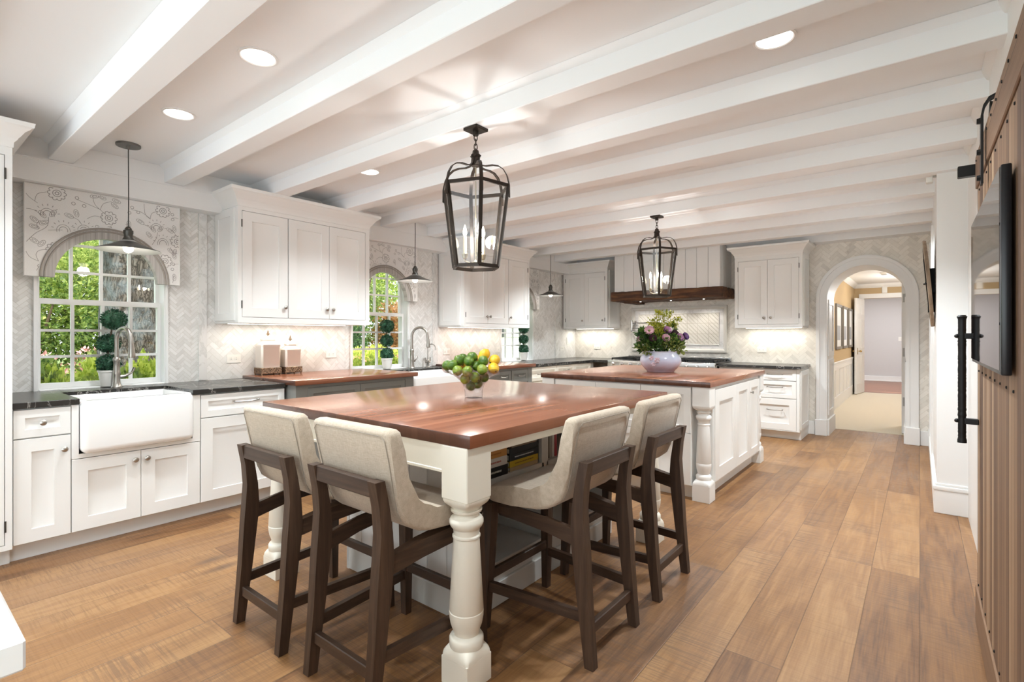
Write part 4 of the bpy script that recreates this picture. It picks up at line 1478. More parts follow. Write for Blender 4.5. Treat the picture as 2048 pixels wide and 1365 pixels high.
# recessed ceiling lights
def can(x, y, label):
    t = thing('recessed_light', label, 'ceiling light', (x, y, CZ), 0, 'recessed ceiling lights')
    b = MB().lathe([(0.085, 0.0), (0.085, -0.005), (0.076, -0.007), (0.070, -0.003), (0.066, 0.0)], 0, 0, 0, 36, False)
    link('trim_ring', b, M['white paint'], t)
    link('lens', MB().lathe([(0.071, -0.0035), (0.02, -0.0030), (0.001, -0.0030)], 0, 0, 0, 32, False), M['can glow'], t)
    light('can_beam', 'SPOT', (x, y, CZ - 0.02), 62, (0.91, 0.975, 1.0), spot_size=R(120), spot_blend=0.7, shadow_soft_size=0.04)
for x, y, lab in ((-2.375, 1.112, 'recessed ceiling light between beams, fourth from the window wall'), (-3.345, 1.112, 'recessed ceiling light between beams near the first cone pendant'),
                  (-3.36, 2.43, 'recessed ceiling light above the front edge of the three-door wall cabinet'), (-0.49, 2.43, 'recessed ceiling light over the walkway by the barn door')):
    can(x, y, lab)
# the other fittings of the same grid, behind the camera or the beams
for x, y in ((-0.6, -0.2), (-3.3, -0.2), (-1.43, 1.112), (-0.49, 3.75), (-3.36, 3.75), (-1.95, 5.75), (-3.3, 5.75), (-0.5, 5.75)):
    light('can_beam', 'SPOT', (x, y, CZ - 0.02), (30 if x < -3 else 62) if y < 3 else 120, (0.91, 0.975, 1.0), spot_size=R(120), spot_blend=0.7, shadow_soft_size=0.04)
for y0, y1 in ((1.80, 3.025), (4.34, 5.63)):
    light('under_cabinet', 'AREA', (-4.42, (y0 + y1) / 2, 1.355), 3.0, (1, 0.92, 0.80), shape='RECTANGLE', size=0.012, size_y=y1 - y0 - 0.1)
for x0, x1 in ((-4.57, -3.78), (-1.905, -1.12)):
    light('under_cabinet', 'AREA', ((x0 + x1) / 2, 7.35, 1.355), 2.6, (1, 0.95, 0.85), shape='RECTANGLE', size=x1 - x0 - 0.1, size_y=0.012)
# ------------------------------------------------------------------ range wall
HX0, HX1 = -3.60, -2.065
hood = thing('range_hood', 'white boarded range hood with a rough timber mantel', 'range hood', (-2.83, YB, 1.77))
b = MB().box(HX0 + 0.004, HX1 - 0.004, 7.016, YB - 0.002, 1.905, BZ + 0.06)
link('chimney', b, M['white paint'], hood, True)
b = MB()
nb = 10
for i in range(nb):
    w = (HX1 - HX0) / nb
    b.box(HX0 + i * w + 0.0018, HX0 + (i + 1) * w - 0.0018, 7.0, 7.016, 1.905, BZ + 0.06, 0.003, 1)
for i in range(4):
    w = (YB - 7.004) / 4
    for xa, xb in ((HX0, HX0 + 0.012), (HX1 - 0.012, HX1)):
        b.box(xa, xb, 7.0 + i * w + 0.002, 7.0 + (i + 1) * w - 0.002, 1.905, BZ + 0.06, 0.002, 1)
link('boarding', b, M['white paint'], hood, True)
b = MB().box(-3.645, -2.022, 6.965, YB - 0.003, 1.775, 1.912, 0.012, 2)
bmesh.ops.subdivide_edges(b.b, edges=[e for e in b.b.edges if e.calc_length() > 0.3], cuts=28, use_grid_fill=True)
rr = random.Random(3)
for v in b.b.verts:
    v.co.z += rr.uniform(-0.005, 0.005)
    v.co.y += rr.uniform(-0.007, 0.004)
link('mantel', b, M['rustic beam'], hood, True)
for x in (-3.42,):
    link('corbel', MB().box(x - 0.07, x + 0.07, 7.08, YB - 0.003, 1.745, 1.776, 0.006, 1), M['rustic beam'], hood, True)

for x in (-3.3, -2.83, -2.36):  # small lamps added under the mantel to brighten the tile panel
    link('hood_fill_disc', MB().lathe([(0.012, 1.775), (0.012, 1.769), (0.002, 1.769)], x, 7.26, 0, 14), M['can glow'], hood, True)
    light('hood_fill', 'SPOT', (x, 7.26, 1.76), 7, (1, 0.95, 0.88), spot_size=R(140), spot_blend=0.8, shadow_soft_size=0.02)

# framed relief tile panel on the wall
pnl = thing('tile_panel', 'framed cream relief tile panel on the wall behind the range', 'tile panel', (-2.84, YB, 1.36))
def frame_ring(x0, x1, z0, z1, w, y0, y1):
    return MB().loft([[(x0 - 0, y1, z0), (x1, y1, z0), (x1, y1, z1), (x0, y1, z1)], [(x0, y0 + 0.006, z0), (x1, y0 + 0.006, z0), (x1, y0 + 0.006, z1), (x0, y0 + 0.006, z1)],
                      [(x0 + w * 0.25, y0, z0 + w * 0.25), (x1 - w * 0.25, y0, z0 + w * 0.25), (x1 - w * 0.25, y0, z1 - w * 0.25), (x0 + w * 0.25, y0, z1 - w * 0.25)],
                      [(x0 + w * 0.55, y0 + 0.003, z0 + w * 0.55), (x1 - w * 0.55, y0 + 0.003, z0 + w * 0.55), (x1 - w * 0.55, y0 + 0.003, z1 - w * 0.55), (x0 + w * 0.55, y0 + 0.003, z1 - w * 0.55)],
                      [(x0 + w, y1 - 0.004, z0 + w), (x1 - w, y1 - 0.004, z0 + w), (x1 - w, y1 - 0.004, z1 - w), (x0 + w, y1 - 0.004, z1 - w)]], cap=False)
link('outer_frame', frame_ring(-3.56, -2.12, 1.02, 1.695, 0.055, YB - 0.038, YB), M['frame tile'], pnl, True)
link('border_tiles', MB().box(-3.51, -2.17, YB - 0.008, YB, 1.07, 1.645), M['slab marble'], pnl, True)
link('inner_frame', frame_ring(-3.455, -2.225, 1.125, 1.592, 0.018, YB - 0.02, YB - 0.004), M['frame tile'], pnl, True)
link('relief_field', MB().box(-3.445, -2.235, YB - 0.013, YB - 0.001, 1.135, 1.58), M['relief tile'], pnl, True)

pf = thing('pot_filler', 'folding metal pot filler on the left part of the tile panel', 'pot filler', (-3.53, YB, 1.40))
pf['label'] = 'folding chrome pot filler mounted on the relief tile panel frame'
b = MB().lathe([(0.035, 0.0), (0.035, -0.012), (0.02, -0.016), (0.016, -0.06)], -3.50, YB - 0.02, 1.455, 16, True, 'y')
link('wall_flange', b, M['chrome'], pf, True)
for z in (1.455, 1.375):
    link('arm', MB().tube([(-3.53, YB - 0.09, z), (-3.06, YB - 0.09, z)], 0.009, 8), M['chrome'], pf, True)
link('joint', MB().tube([(-3.53, YB - 0.09, 1.345), (-3.53, YB - 0.09, 1.485)], 0.013, 10).sphere((-3.53, YB - 0.09, 1.49), 0.018, 10, 8).sphere((-3.53, YB - 0.09, 1.34), 0.018, 10, 8), M['chrome'], pf, True)
link('joint', MB().tube([(-3.06, YB - 0.09, 1.33), (-3.06, YB - 0.09, 1.49)], 0.012, 10), M['chrome'], pf, True)
link('lever', MB().tube([(-3.06, YB - 0.09, 1.49), (-3.055, YB - 0.095, 1.545)], 0.006, 8), M['chrome'], pf, True)
link('spout', MB().tube([(-3.06, YB - 0.09, 1.375), (-3.0, YB - 0.10, 1.37), (-2.99, YB - 0.10, 1.32)], 0.009, 8), M['chrome'], pf, True)

# range cooker
rx0, rx1, ry0 = -3.600, -2.06, 6.80
rng = thing('range_cooker', 'wide stainless range cooker with black grates under the timber mantel', 'range', ((rx0 + rx1) / 2, 7.15, 0))
link('body', MB().box(rx0, rx1, ry0 + 0.03, YB - 0.02, 0.10, 0.875, 0.004, 1), M['steel'], rng, True)
link('control_panel', MB().box(rx0, rx1, ry0 - 0.03, ry0 + 0.03, 0.80, 0.905, 0.012, 3), M['steel'], rng, True)
link('cooktop', MB().box(rx0, rx1, ry0 + 0.02, YB - 0.02, 0.875, 0.905, 0.004, 1), M['black plastic'], rng, True)
link('back_guard', MB().box(rx0, rx1, YB - 0.06, YB - 0.005, 0.90, 0.955, 0.004, 1), M['steel'], rng, True)
link('kick_plate', MB().box(rx0 + 0.02, rx1 - 0.02, ry0 + 0.06, YB - 0.05, 0.0, 0.10), M['black plastic'], rng, True)
for i in range(11):
    x = rx0 + 0.09 + i * (rx1 - rx0 - 0.18) / 10
    link('knob', MB().lathe([(0.024, 0.0), (0.024, -0.012), (0.019, -0.016), (0.018, -0.036), (0.003, -0.038)], x, ry0 - 0.03, 0.852, 16, True, 'y'), M['chrome'], rng, True)
for x0, x1 in ((rx0 + 0.02, -2.83 - 0.01), (-2.83 + 0.01, rx1 - 0.02)):
    d = link('oven_door', MB().box(x0, x1, ry0, ry0 + 0.03, 0.14, 0.78, 0.006, 2), M['steel'], rng, True)
    link('handle', MB().tube([(x0 + 0.05, ry0, 0.71), (x0 + 0.05, ry0 - 0.05, 0.71), (x1 - 0.05, ry0 - 0.05, 0.71), (x1 - 0.05, ry0, 0.71)], 0.011, 8), M['steel'], d, True)
for i in range(4):
    x0 = rx0 + 0.03 + i * 0.372
    b = MB()
    for k in range(4):
        b.box(x0 + k * 0.112 + 0.006, x0 + k * 0.112 + 0.020, ry0 + 0.05, YB - 0.09, 0.922, 0.938)
    for k in range(5):
        y = ry0 + 0.05 + k * 0.139
        b.box(x0, x0 + 0.362, y, y + 0.014, 0.918, 0.936)
    for k in (0, 4):
        y = ry0 + 0.05 + k * 0.139
        b.box(x0, x0 + 0.014, y, y + 0.014, 0.904, 0.92).box(x0 + 0.348, x0 + 0.362, y, y + 0.014, 0.904, 0.92)
    link('grate', b, M['black iron'], rng, True)

# ------------------------------------------------------------------ outlets and switches
def outlet(loc, rz, label, horiz=True, kind='outlet'):
    t = thing('wall_' + kind, label, kind, loc, rz, 'white socket plates on the tiles' if kind == 'outlet' else None)
    w, h = (0.058, 0.036) if horiz else (0.036, 0.058)
    link('cover_plate', MB().box(-w, w, -0.006, 0.0, -h, h, 0.002, 1), M['plate white'], t)
    if kind == 'outlet':
        for s in (-1, 1):
            cx, cz = (s * 0.021, 0) if horiz else (0, s * 0.021)
            r = link('receptacle', MB().box(cx - 0.015, cx + 0.015, -0.0075, -0.005, cz - 0.014, cz + 0.014, 0.002, 1), M['plate white'], t)
            b = MB()
            for d in (-0.006, 0.006):
                if horiz:
                    b.box(cx - 0.006, cx + 0.004, -0.0082, -0.0072, cz + d - 0.0012, cz + d + 0.0012)
                else:
                    b.box(cx + d - 0.0012, cx + d + 0.0012, -0.0082, -0.0072, cz - 0.004, cz + 0.006)
            link('slots', b, M['slot'], r)
    else:
        link('rocker', MB().box(-0.017, 0.017, -0.009, -0.005, -0.033, 0.033, 0.002, 1), M['plate white'], t)
    return t
for y, z, lab in ((1.949, 1.064, 'white double socket on the tiles between the nearest sink and the canisters'), (2.879, 1.076, 'white double socket on the tiles beside the middle window'), (4.477, 1.061, 'white double socket behind the fruit bowl, by the small filter tap'), (5.50, 1.063, 'white double socket near the farthest window, behind the lemons'), (7.10, 1.05, 'white double socket on the window wall close to the room corner')):
    outlet((XL, y, z), R90, lab)
outlet((XL, 7.28, 1.17), R90, 'tall white switch plate above the socket in the room corner', False, 'switch')
outlet((-4.19, YB, 1.07), 0, 'white double socket on the range wall under the corner cabinet')
outlet((-1.675, YB, 1.07), 0, 'white double socket above the worktop by the arch')

# ------------------------------------------------------------------ canisters
def canister(loc, w, d, h, label):
    t = thing('canister', label, 'canister', loc, 0, 'cream canisters on the wooden worktop')
    b = MB()
    for sx in (-1, 1):
        for sy in (-1, 1):
            b.lathe([(0.006, 0.0), (0.008, 0.012), (0.006, 0.016)], sx * (d / 2 - 0.004), sy * (w / 2 - 0.004), 0, 10)
    b.box(-d / 2 - 0.006, d / 2 + 0.006, -w / 2 - 0.006, w / 2 + 0.006, 0.012, 0.066, 0.004, 1)
    link('filigree_base', b, M['filigree'], t)
    def sec(a, z):
        x, y, c = d / 2 - a, w / 2 - a, 0.014
        return [(-x + c, -y, z), (x - c, -y, z), (x, -y + c, z), (x, y - c, z), (x - c, y, z), (-x + c, y, z), (-x, y - c, z), (-x, -y + c, z)]
    b = MB().loft([sec(0.004, 0.05), sec(0.0, 0.075), sec(0.0, h - 0.02), sec(-0.002, h - 0.016), sec(-0.002, h - 0.004), sec(0.004, h), sec(0.022, h + 0.016), sec(0.034, h + 0.03)])
    link('jar', b, M['canister cream'], t)
    b = MB().loft([sec(0.030, h + 0.030), sec(0.028, h + 0.034), sec(0.028, h + 0.045), sec(0.034, h + 0.05), sec(0.044, h + 0.066), sec(0.054, h + 0.072)])
    l = link('lid', b, M['canister cream'], t)
    z = h + 0.071
    b = MB().lathe([(0.008, 0), (0.006, 0.01), (0.010, 0.016), (0.004, 0.022)], 0, 0, z, 10)
    for k in range(4):
        a = k * PI / 2 + 0.3
        b.tube([(0, 0, z + 0.010), (0.012 * math.cos(a), 0.012 * math.sin(a), z + 0.02), (0.021 * math.cos(a), 0.021 * math.sin(a), z + 0.014)], 0.004, 6, True, [0.005, 0.005, 0.002])
    b.tube([(0, 0, z + 0.015), (0, 0, z + 0.035), (0, 0, z + 0.052)], 0.004, 8, True, [0.006, 0.007, 0.001])
    link('finial', b, M['filigree'], l)
    return t
canister((-4.515, 2.20, WZ), 0.172, 0.13, 0.272, 'taller cream square canister on a bronze base, on the wooden worktop')
canister((-4.515, 2.405, WZ), 0.150, 0.13, 0.226, 'shorter cream square canister on a bronze base, beside the taller one')

# ------------------------------------------------------------------ taps
def tap(loc, label, rz, h=0.40, reach=0.2):
    t = thing('kitchen_tap', label, 'tap', loc, rz)
    N_ = M['nickel']
    link('base', MB().lathe([(0.034, 0.0), (0.034, 0.006), (0.028, 0.014), (0.023, 0.04), (0.021, 0.09), (0.024, 0.105), (0.021, 0.115), (0.020, 0.18), (0.024, 0.19), (0.024, 0.205), (0.018, 0.215)], 0, 0, 0, 24), N_, t)
    r = reach / 2
    p = [(0, 0, 0.20), (0, 0, h - r)] + [(r - r * math.cos(a), 0, h - r + r * math.sin(a)) for a in [PI * k / 14 for k in range(1, 13)]] + [(reach + 0.004, 0, h - r - 0.04)]
    link('spout', MB().tube(p, 0.0145, 12), N_, t)
    e = p[-1]
    link('spray_head', MB().tube([(e[0], 0, e[2] + 0.01), (e[0] + 0.002, 0, e[2] - 0.02), (e[0] + 0.004, 0, e[2] - 0.07), (e[0] + 0.004, 0, e[2] - 0.085)], 0.018, 12, True, [0.016, 0.018, 0.023, 0.021]), N_, t)
    b = MB().tube([(0, 0.015, 0.075), (0, 0.05, 0.078), (0, 0.062, 0.082)], 0.012, 10).tube([(0, 0.06, 0.082), (0.0, 0.10, 0.10), (0.0, 0.118, 0.135)], 0.007, 8, True, [0.011, 0.007, 0.010])
    link('lever', b, N_, t)
    return t
tap((-4.485, 1.10, CT), 'brushed pull-down tap at the nearest apron sink', 0.25, 0.425, 0.17)
tap((-4.50, 3.83, CT), 'brushed pull-down tap at the second sink, behind the fruit bowl', 0.35, 0.46, 0.20)
t = thing('filter_tap', 'small two-handled filter tap with a thin swan neck beside the second sink tap', 'tap', (-4.49, 4.06, CT), 0.35)
link('base', MB().lathe([(0.026, 0.0), (0.026, 0.005), (0.016, 0.014), (0.014, 0.05), (0.019, 0.06), (0.019, 0.078), (0.010, 0.09)], 0, 0, 0, 20), M['nickel'], t)
p = [(0, 0, 0.08), (0, 0, 0.22)] + [(0.05 - 0.05 * math.cos(a), 0, 0.22 + 0.05 * math.sin(a)) for a in [PI * k / 12 for k in range(1, 12)]] + [(0.102, 0, 0.20)]
link('spout', MB().tube(p, 0.0065, 8), M['nickel'], t)
for s in (-1, 1):
    b = MB().tube([(0, s * 0.012, 0.062), (0, s * 0.055, 0.062)], 0.009, 8).tube([(0, s * 0.055, 0.055), (0, s * 0.06, 0.115)], 0.007, 8, True, [0.008, 0.010])
    link('lever', b, M['nickel'], t)

# ------------------------------------------------------------------ topiaries
def leaf_cloud(b, c, rad, n, size, rng, shell=0.72, lift=0.0):
    """n small leaf blades filling an ellipsoid's outer shell"""
    for i in range(n):
        d = Vector((rng.gauss(0, 1), rng.gauss(0, 1), rng.gauss(0, 1))).normalized()
        k = shell + (1 - shell) * rng.random()
        p = Vector((c[0] + d.x * rad[0] * k, c[1] + d.y * rad[1] * k, c[2] + d.z * rad[2] * k))
        u = (d + Vector((rng.uniform(-1, 1), rng.uniform(-1, 1), rng.uniform(-0.6, 1) + lift))).normalized()
        w = u.orthogonal().normalized()
        w = (Matrix.Rotation(rng.uniform(0, 2 * PI), 3, u) @ w)
        s = size * rng.uniform(0.7, 1.35)
        nn = u.cross(w) * s * 0.12
        vs = [b.b.verts.new(q) for q in (p, p + u * s * 0.5 + w * s * 0.27 + nn, p + u * s, p + u * s * 0.5 - w * s * 0.27 + nn)]
        b.b.faces.new(vs)
    return b

def topiary(loc, label, off):
    t = thing('ball_topiary', label, 'plant', loc, 0, 'three-ball topiaries on the window sills')
    rg = random.Random(int(loc[1] * 100))
    b = MB().lathe([(0.045, 0.0), (0.060, 0.10), (0.064, 0.102), (0.064, 0.115), (0.055, 0.115), (0.052, 0.10)], 0, 0, 0, 24)
    link('pot', b, M['pot'], t)
    link('stem', MB().tube([(0, 0, 0.10), (0.004, -0.004, 0.25), (off * 0.5, off, 0.5)], 0.006, 6), M['twig'], t)
    for z, r, dy in ((0.160, 0.068, 0.0), (0.305, 0.066, 0.0), (0.480 if off else 0.465, 0.073, off)):
        b = MB().sphere((dy * 0.5, dy, z), r * 0.86, 16, 10, (1, 1, 0.93))
        leaf_cloud(b, (dy * 0.5, dy, z), (r, r, r * 0.93), 900, 0.016, rg, 0.84)
        link('foliage_ball', b, M['boxwood'], t, smooth=0)
    return t
topiary((-4.575, 1.075, 0.90), 'three-ball boxwood topiary in the nearest window, behind the tap', 0.028)
topiary((-4.575, 3.54, 0.90), 'three-ball boxwood topiary in the middle window', 0.0)
topiary((-4.575, 6.02, 0.90), 'three-ball boxwood topiary in the farthest window, under the wall cabinet edge', 0.0)

# ------------------------------------------------------------------ fruit bowl
RV, FV = Vector((0.782, 0.623, 0)), Vector((-0.623, 0.782, 0))
bc = Vector((-1.965, 2.12, TT))
def wob(a, r, z):
    return 1 + (0.10 * math.cos(3 * a + 0.6) + 0.05 * math.cos(5 * a)) * max(0, (r - 0.08) / 0.09)
def wz(r, z, a):
    return z
b = MB().lathe([(0.046, 0.0), (0.050, 0.004), (0.051, 0.036), (0.054, 0.055), (0.066, 0.085), (0.095, 0.115), (0.130, 0.138), (0.158, 0.150),
                (0.159, 0.154), (0.128, 0.143), (0.091, 0.119), (0.061, 0.088), (0.047, 0.058), (0.040, 0.044), (0.002, 0.042)], 0, 0, 0, 56, True, 'z', wob)
for v in b.b.verts:
    a = math.atan2(v.co.y, v.co.x)
    r = math.hypot(v.co.x, v.co.y)
    v.co.z += max(0, (r - 0.09) / 0.07) * 0.014 * math.cos(6 * a + 1.0)
single('glass_bowl', b, M['bowl glass'], 'clear glass bowl with a wavy rim on the wooden table, heaped with citrus fruit', 'bowl', None, tuple(bc))

def make_fruit(name, r, long, mat):
    t = thing(name, '', name)
    b = MB().lathe([(0.001, -r * long - 0.002), (r * 0.2, -r * long * 0.97)] + [(r * math.cos(a), r * long * math.sin(a)) for a in [R(d) for d in range(-66, 70, 11)]] + [(r * 0.22, r * long * 0.985), (r * 0.10, r * long * 1.05), (0.001, r * long * 1.06)], 0, 0, 0, 20)
    link('rind', b, M[mat], t)
    link('stem_end', MB().lathe([(0.0045, 0.0), (0.004, 0.003), (0.001, 0.0035)], 0, 0, -r * long - 0.003, 8), M['twig'], t)
    return t
protos = {'l': make_fruit('lime', 0.0285, 1.12, 'lime skin'), 'p': make_fruit('lime', 0.0285, 1.1, 'lime skin pale'), 'y': make_fruit('lemon', 0.031, 1.14, 'lemon skin')}
used = set()
fr = [('l', 392, 480, 0.0, 'dark green lime at the bowl rim nearest the sink'), ('l', 525, 468, 0.035, 'dark green lime second from the sink side of the heap'), ('l', 655, 372, 0.0, 'green lime on the upper sink side of the heap'),
      ('p', 655, 580, 0.075, 'yellowish green lime low at the rim on the sink side'), ('l', 715, 335, -0.055, 'green lime mostly hidden at the back of the sink side'), ('l', 893, 380, 0.040, 'green lime in the middle of the heap, in front of the topmost lime'),
      ('l', 952, 290, -0.015, 'topmost green lime of the heap'), ('p', 872, 590, 0.085, 'pale green lime at the rim facing the camera'), ('l', 1060, 490, 0.02, 'small dark lime deep between the central limes'),
      ('p', 1198, 555, 0.072, 'pale green lime at the rim below the dark lime and the lemons'), ('l', 1212, 372, 0.03, 'dark green lime directly below the topmost lemon'), ('p', 812, 770, 0.045, 'olive lime seen through the glass on the sink side'),
      ('p', 1030, 735, 0.055, 'olive lime seen through the middle of the glass'), ('l', 1225, 735, 0.03, 'green lime seen through the glass on the island side'), ('l', 925, 945, 0.0, 'dark lime lying at the bottom of the bowl'), ('l', 1075, 890, -0.01, 'second lime at the bottom of the bowl, partly hidden'),
      ('y', 1225, 240, -0.01, 'topmost yellow lemon of the heap'), ('y', 1455, 365, -0.015, 'yellow lemon on the island side of the heap, above another lemon'), ('y', 1442, 535, 0.045, 'bright yellow lemon at the rim on the island side'),
      ('y', 780, 490, -0.045, 'lemon almost hidden behind the limes on the sink side'), ('y', 1085, 385, -0.055, 'lemon almost hidden behind the central limes')]
rg = random.Random(5)
for k, px, py, dt, lab in fr:
    p = Vector((-1.965, 2.12, TT)) + RV * ((px - 985) * 0.000249) - FV * dt + Vector((0, 0, (1210 - py) * 0.000249))
    o = protos[k] if k not in used else copy_tree(protos[k])
    used.add(k)
    o.location = p
    o.rotation_euler = (rg.uniform(0.6, 2.4), rg.uniform(-0.8, 0.8), rg.uniform(0, 6))
    o['label'] = lab
    o['group'] = 'limes in the glass bowl' if k != 'y' else 'lemons in the glass bowl'

# ------------------------------------------------------------------ planter with flowers
pc = Vector((-1.958, 4.758, TT))
t = thing('flower_planter', 'lilac glazed oval planter with moulded flowers on the kitchen island', 'planter', tuple(pc), 0)
b = MB().lathe([(0.118, 0.0), (0.127, 0.003), (0.130, 0.010), (0.150, 0.030), (0.180, 0.065), (0.193, 0.100), (0.189, 0.130), (0.172, 0.158), (0.156, 0.176), (0.152, 0.190), (0.160, 0.199), (0.154, 0.200), (0.143, 0.188), (0.14, 0.15), (0.002, 0.14)], 0, 0, 0, 48, True, 'z', lambda a, r, z: 1 + (0.02 * math.cos(14 * a) if z > 0.185 else 0))
link('bowl', b, M['glazed planter'], t)
b = MB()
for du, dz, r in ((-0.080, 0.118, 0.03), (-0.125, 0.138, 0.026), (-0.11, 0.08, 0.022)):
    base = RV * du - FV * math.sqrt(max(0.0, 0.19 ** 2 - du * du)) + Vector((0, 0, dz))
    b.sphere(base, r * 0.35, 8, 6)
    for q in range(6):
        a = q * PI / 3
        b.sphere(base + RV * (r * 0.62 * math.cos(a)) + Vector((0, 0, r * 0.62 * math.sin(a))), r * 0.42, 8, 6, (1, 1, 0.9))
link('moulded_flowers', b, M['planter flower'], t)

def bq(px, py, dt=0.0):
    return pc + RV * ((px - 755) * 0.000589) - FV * dt + Vector((0, 0, (1195 - py) * 0.000589))
rg = random.Random(11)
root = pc + Vector((0, 0, 0.15))
def flower(kind, px, py, dt, r, mat, label, n=9, openness=0.8, cat='flower'):
    p = bq(px, py, dt)
    t = thing(kind, label, cat, tuple(p), 0, 'cut flowers in the lilac planter')
    ax = (p - root).normalized() * 0.5 - FV * 0.6
    ax.normalize()
    st = root + Vector((rg.uniform(-0.06, 0.06), rg.uniform(-0.06, 0.06), 0))
    q = root.lerp(p, 0.6) + Vector((0, 0, 0.01))
    link('stem', MB().tube([st, q, p - ax * 0.01], 0.0028, 5), M['leaf bouquet'], t, True)
    b = MB()
    u = ax.orthogonal().normalized()
    v = ax.cross(u)
    for lay in range(2):
        for k in range(n):
            a = 2 * PI * (k + 0.5 * lay) / n + rg.uniform(-0.1, 0.1)
            d = u * math.cos(a) + v * math.sin(a)
            s = u * -math.sin(a) + v * math.cos(a)
            w = r * (0.55 if n < 12 else 0.16)
            op = openness * (0.75 if lay else 1.0)
            pts = []
            for f, ww in ((0.08, 0.3), (0.45, 1.0), (0.8, 0.95), (1.0, 0.35)):
                c_ = p + d * (r * f * op) + ax * (r * (0.9 - 0.55 * op) * f * 1.2)
                pts.append((c_ + s * w * ww, c_ + ax * -0.002, c_ - s * w * ww))
            for m0, m1 in zip(pts, pts[1:]):
                for i in range(2):
                    b.b.faces.new([b.b.verts.new(z) for z in (m0[i], m0[i + 1], m1[i + 1], m1[i])])
    bmesh.ops.remove_doubles(b.b, verts=b.b.verts, dist=0.0005)
    link('petals', b, M[mat], t, True)
    link('flower_centre', MB().sphere(p + ax * r * 0.2, r * 0.22, 10, 8), M['leaf pale'], t, True)
    return t
flower('chrysanthemum', 545, 530, 0.06, 0.049, 'petal rose', 'pink shaggy daisy on the window side of the bouquet', 18, 1.0)
flower('hellebore', 590, 660, 0.09, 0.046, 'petal plum', 'dark plum bloom below the pink daisy', 6)
flower('anemone', 830, 535, 0.05, 0.054, 'petal mauve', 'mauve cupped bloom in the middle of the bouquet', 7, 0.7)
flower('anemone', 785, 655, 0.10, 0.049, 'petal rose', 'pink bloom low in the middle of the bouquet', 7, 0.8)
flower('hellebore', 965, 580, 0.03, 0.046, 'petal plum', 'dark plum bloom between the mauve and violet ones', 6)
flower('anemone', 1025, 640, 0.06, 0.049, 'petal mauve', 'mauve bloom beside the violet bloom at the bouquet edge', 7, 0.8)
flower('anemone', 1125, 630, 0.02, 0.054, 'petal violet', 'violet bloom sticking out of the bouquet on the arch side', 7, 0.65)
flower('anemone', 420, 670, 0.0, 0.037, 'petal rose', 'small pink bloom at the window edge of the bouquet', 7, 0.8)
flower('hellebore', 900, 590, 0.02, 0.037, 'petal plum', 'small dark plum bloom just under the central mauve bloom', 6)
b = MB()
for px, py, dt, rr_, n_ in ((470, 760, 0.02, 0.075, 150), (620, 760, 0.08, 0.08, 170), (720, 700, 0.0, 0.10, 200), (560, 620, 0.0, 0.08, 130), (880, 720, 0.05, 0.09, 160), (1000, 720, 0.0, 0.07, 120), (450, 560, 0.0, 0.045, 40), (950, 480, -0.03, 0.04, 30), (700, 560, -0.03, 0.07, 80)):
    leaf_cloud(b, bq(px, py, dt), (rr_, rr_, rr_ * 0.8), n_, 0.05, rg, 0.3, 0.5)
g = single('bouquet_greenery', b, M['leaf bouquet'], 'dark leafy greenery round the flowers in the lilac planter', 'greenery', smooth=0)
for lab, spots in (('pale leaves hanging over the planter rim on the window side', ((520, 830, 0.08, 0.05, 60), (470, 800, 0.05, 0.05, 50))),
                   ('pale yellow-green leaves at the planter rim on the arch side', ((840, 760, 0.11, 0.06, 90), (950, 720, 0.08, 0.06, 70), (1040, 800, 0.04, 0.06, 80), (1060, 850, 0.03, 0.05, 40)))):
    b = MB()
    for px, py, dt, rr_, n_ in spots:
        leaf_cloud(b, bq(px, py, dt), (rr_, rr_, rr_ * 0.9), n_, 0.036, rg, 0.3, 0.2)
    single('pale_greenery', b, M['leaf pale'], lab, 'greenery', smooth=0)
b = MB()
def frond(pts, n, size):
    pts = [bq(*p) for p in pts]
    b.tube(pts, 0.0016, 4)
    tot = []
    for p, q in zip(pts, pts[1:]):
        for k in range(n):
            tot.append(p.lerp(q, k / n))
    for i, p in enumerate(tot):
        for s in (-1, 1):
            leaf_cloud(b, p + RV * s * size * 1.0 + Vector((rg.uniform(-1, 1), rg.uniform(-1, 1), rg.uniform(-1, 1))) * size * 0.6, (size * 0.8,) * 3, 3, size * 1.25, rg, 0.2, 0.3)
frond(((740, 700, 0.0), (750, 430, 0.0), (720, 260, 0.0), (700, 205, 0.0)), 8, 0.020)
frond(((745, 560, 0.0), (800, 330, 0.02), (870, 240, 0.02), (890, 235, 0.02)), 8, 0.020)
frond(((745, 600, 0.0), (660, 440, 0.02), (590, 350, 0.0)), 9, 0.022)
frond(((760, 600, 0.0), (880, 400, 0.03), (1010, 330, 0.03), (1050, 365, 0.03)), 8, 0.016)
frond(((770, 600, 0.0), (900, 420, 0.0), (1000, 410, 0.0), (1000, 500, 0.0)), 7, 0.015)
frond(((730, 650, 0.03), (650, 500, 0.04), (720, 400, 0.04)), 8, 0.021)
frond(((700, 720, 0.06), (690, 560, 0.07), (760, 470, 0.05), (830, 460, 0.0)), 9, 0.020)
single('fern_sprig', b, M['fern'], 'tall airy yellow-green fern sprig at the top of the bouquet', 'fern', smooth=0)

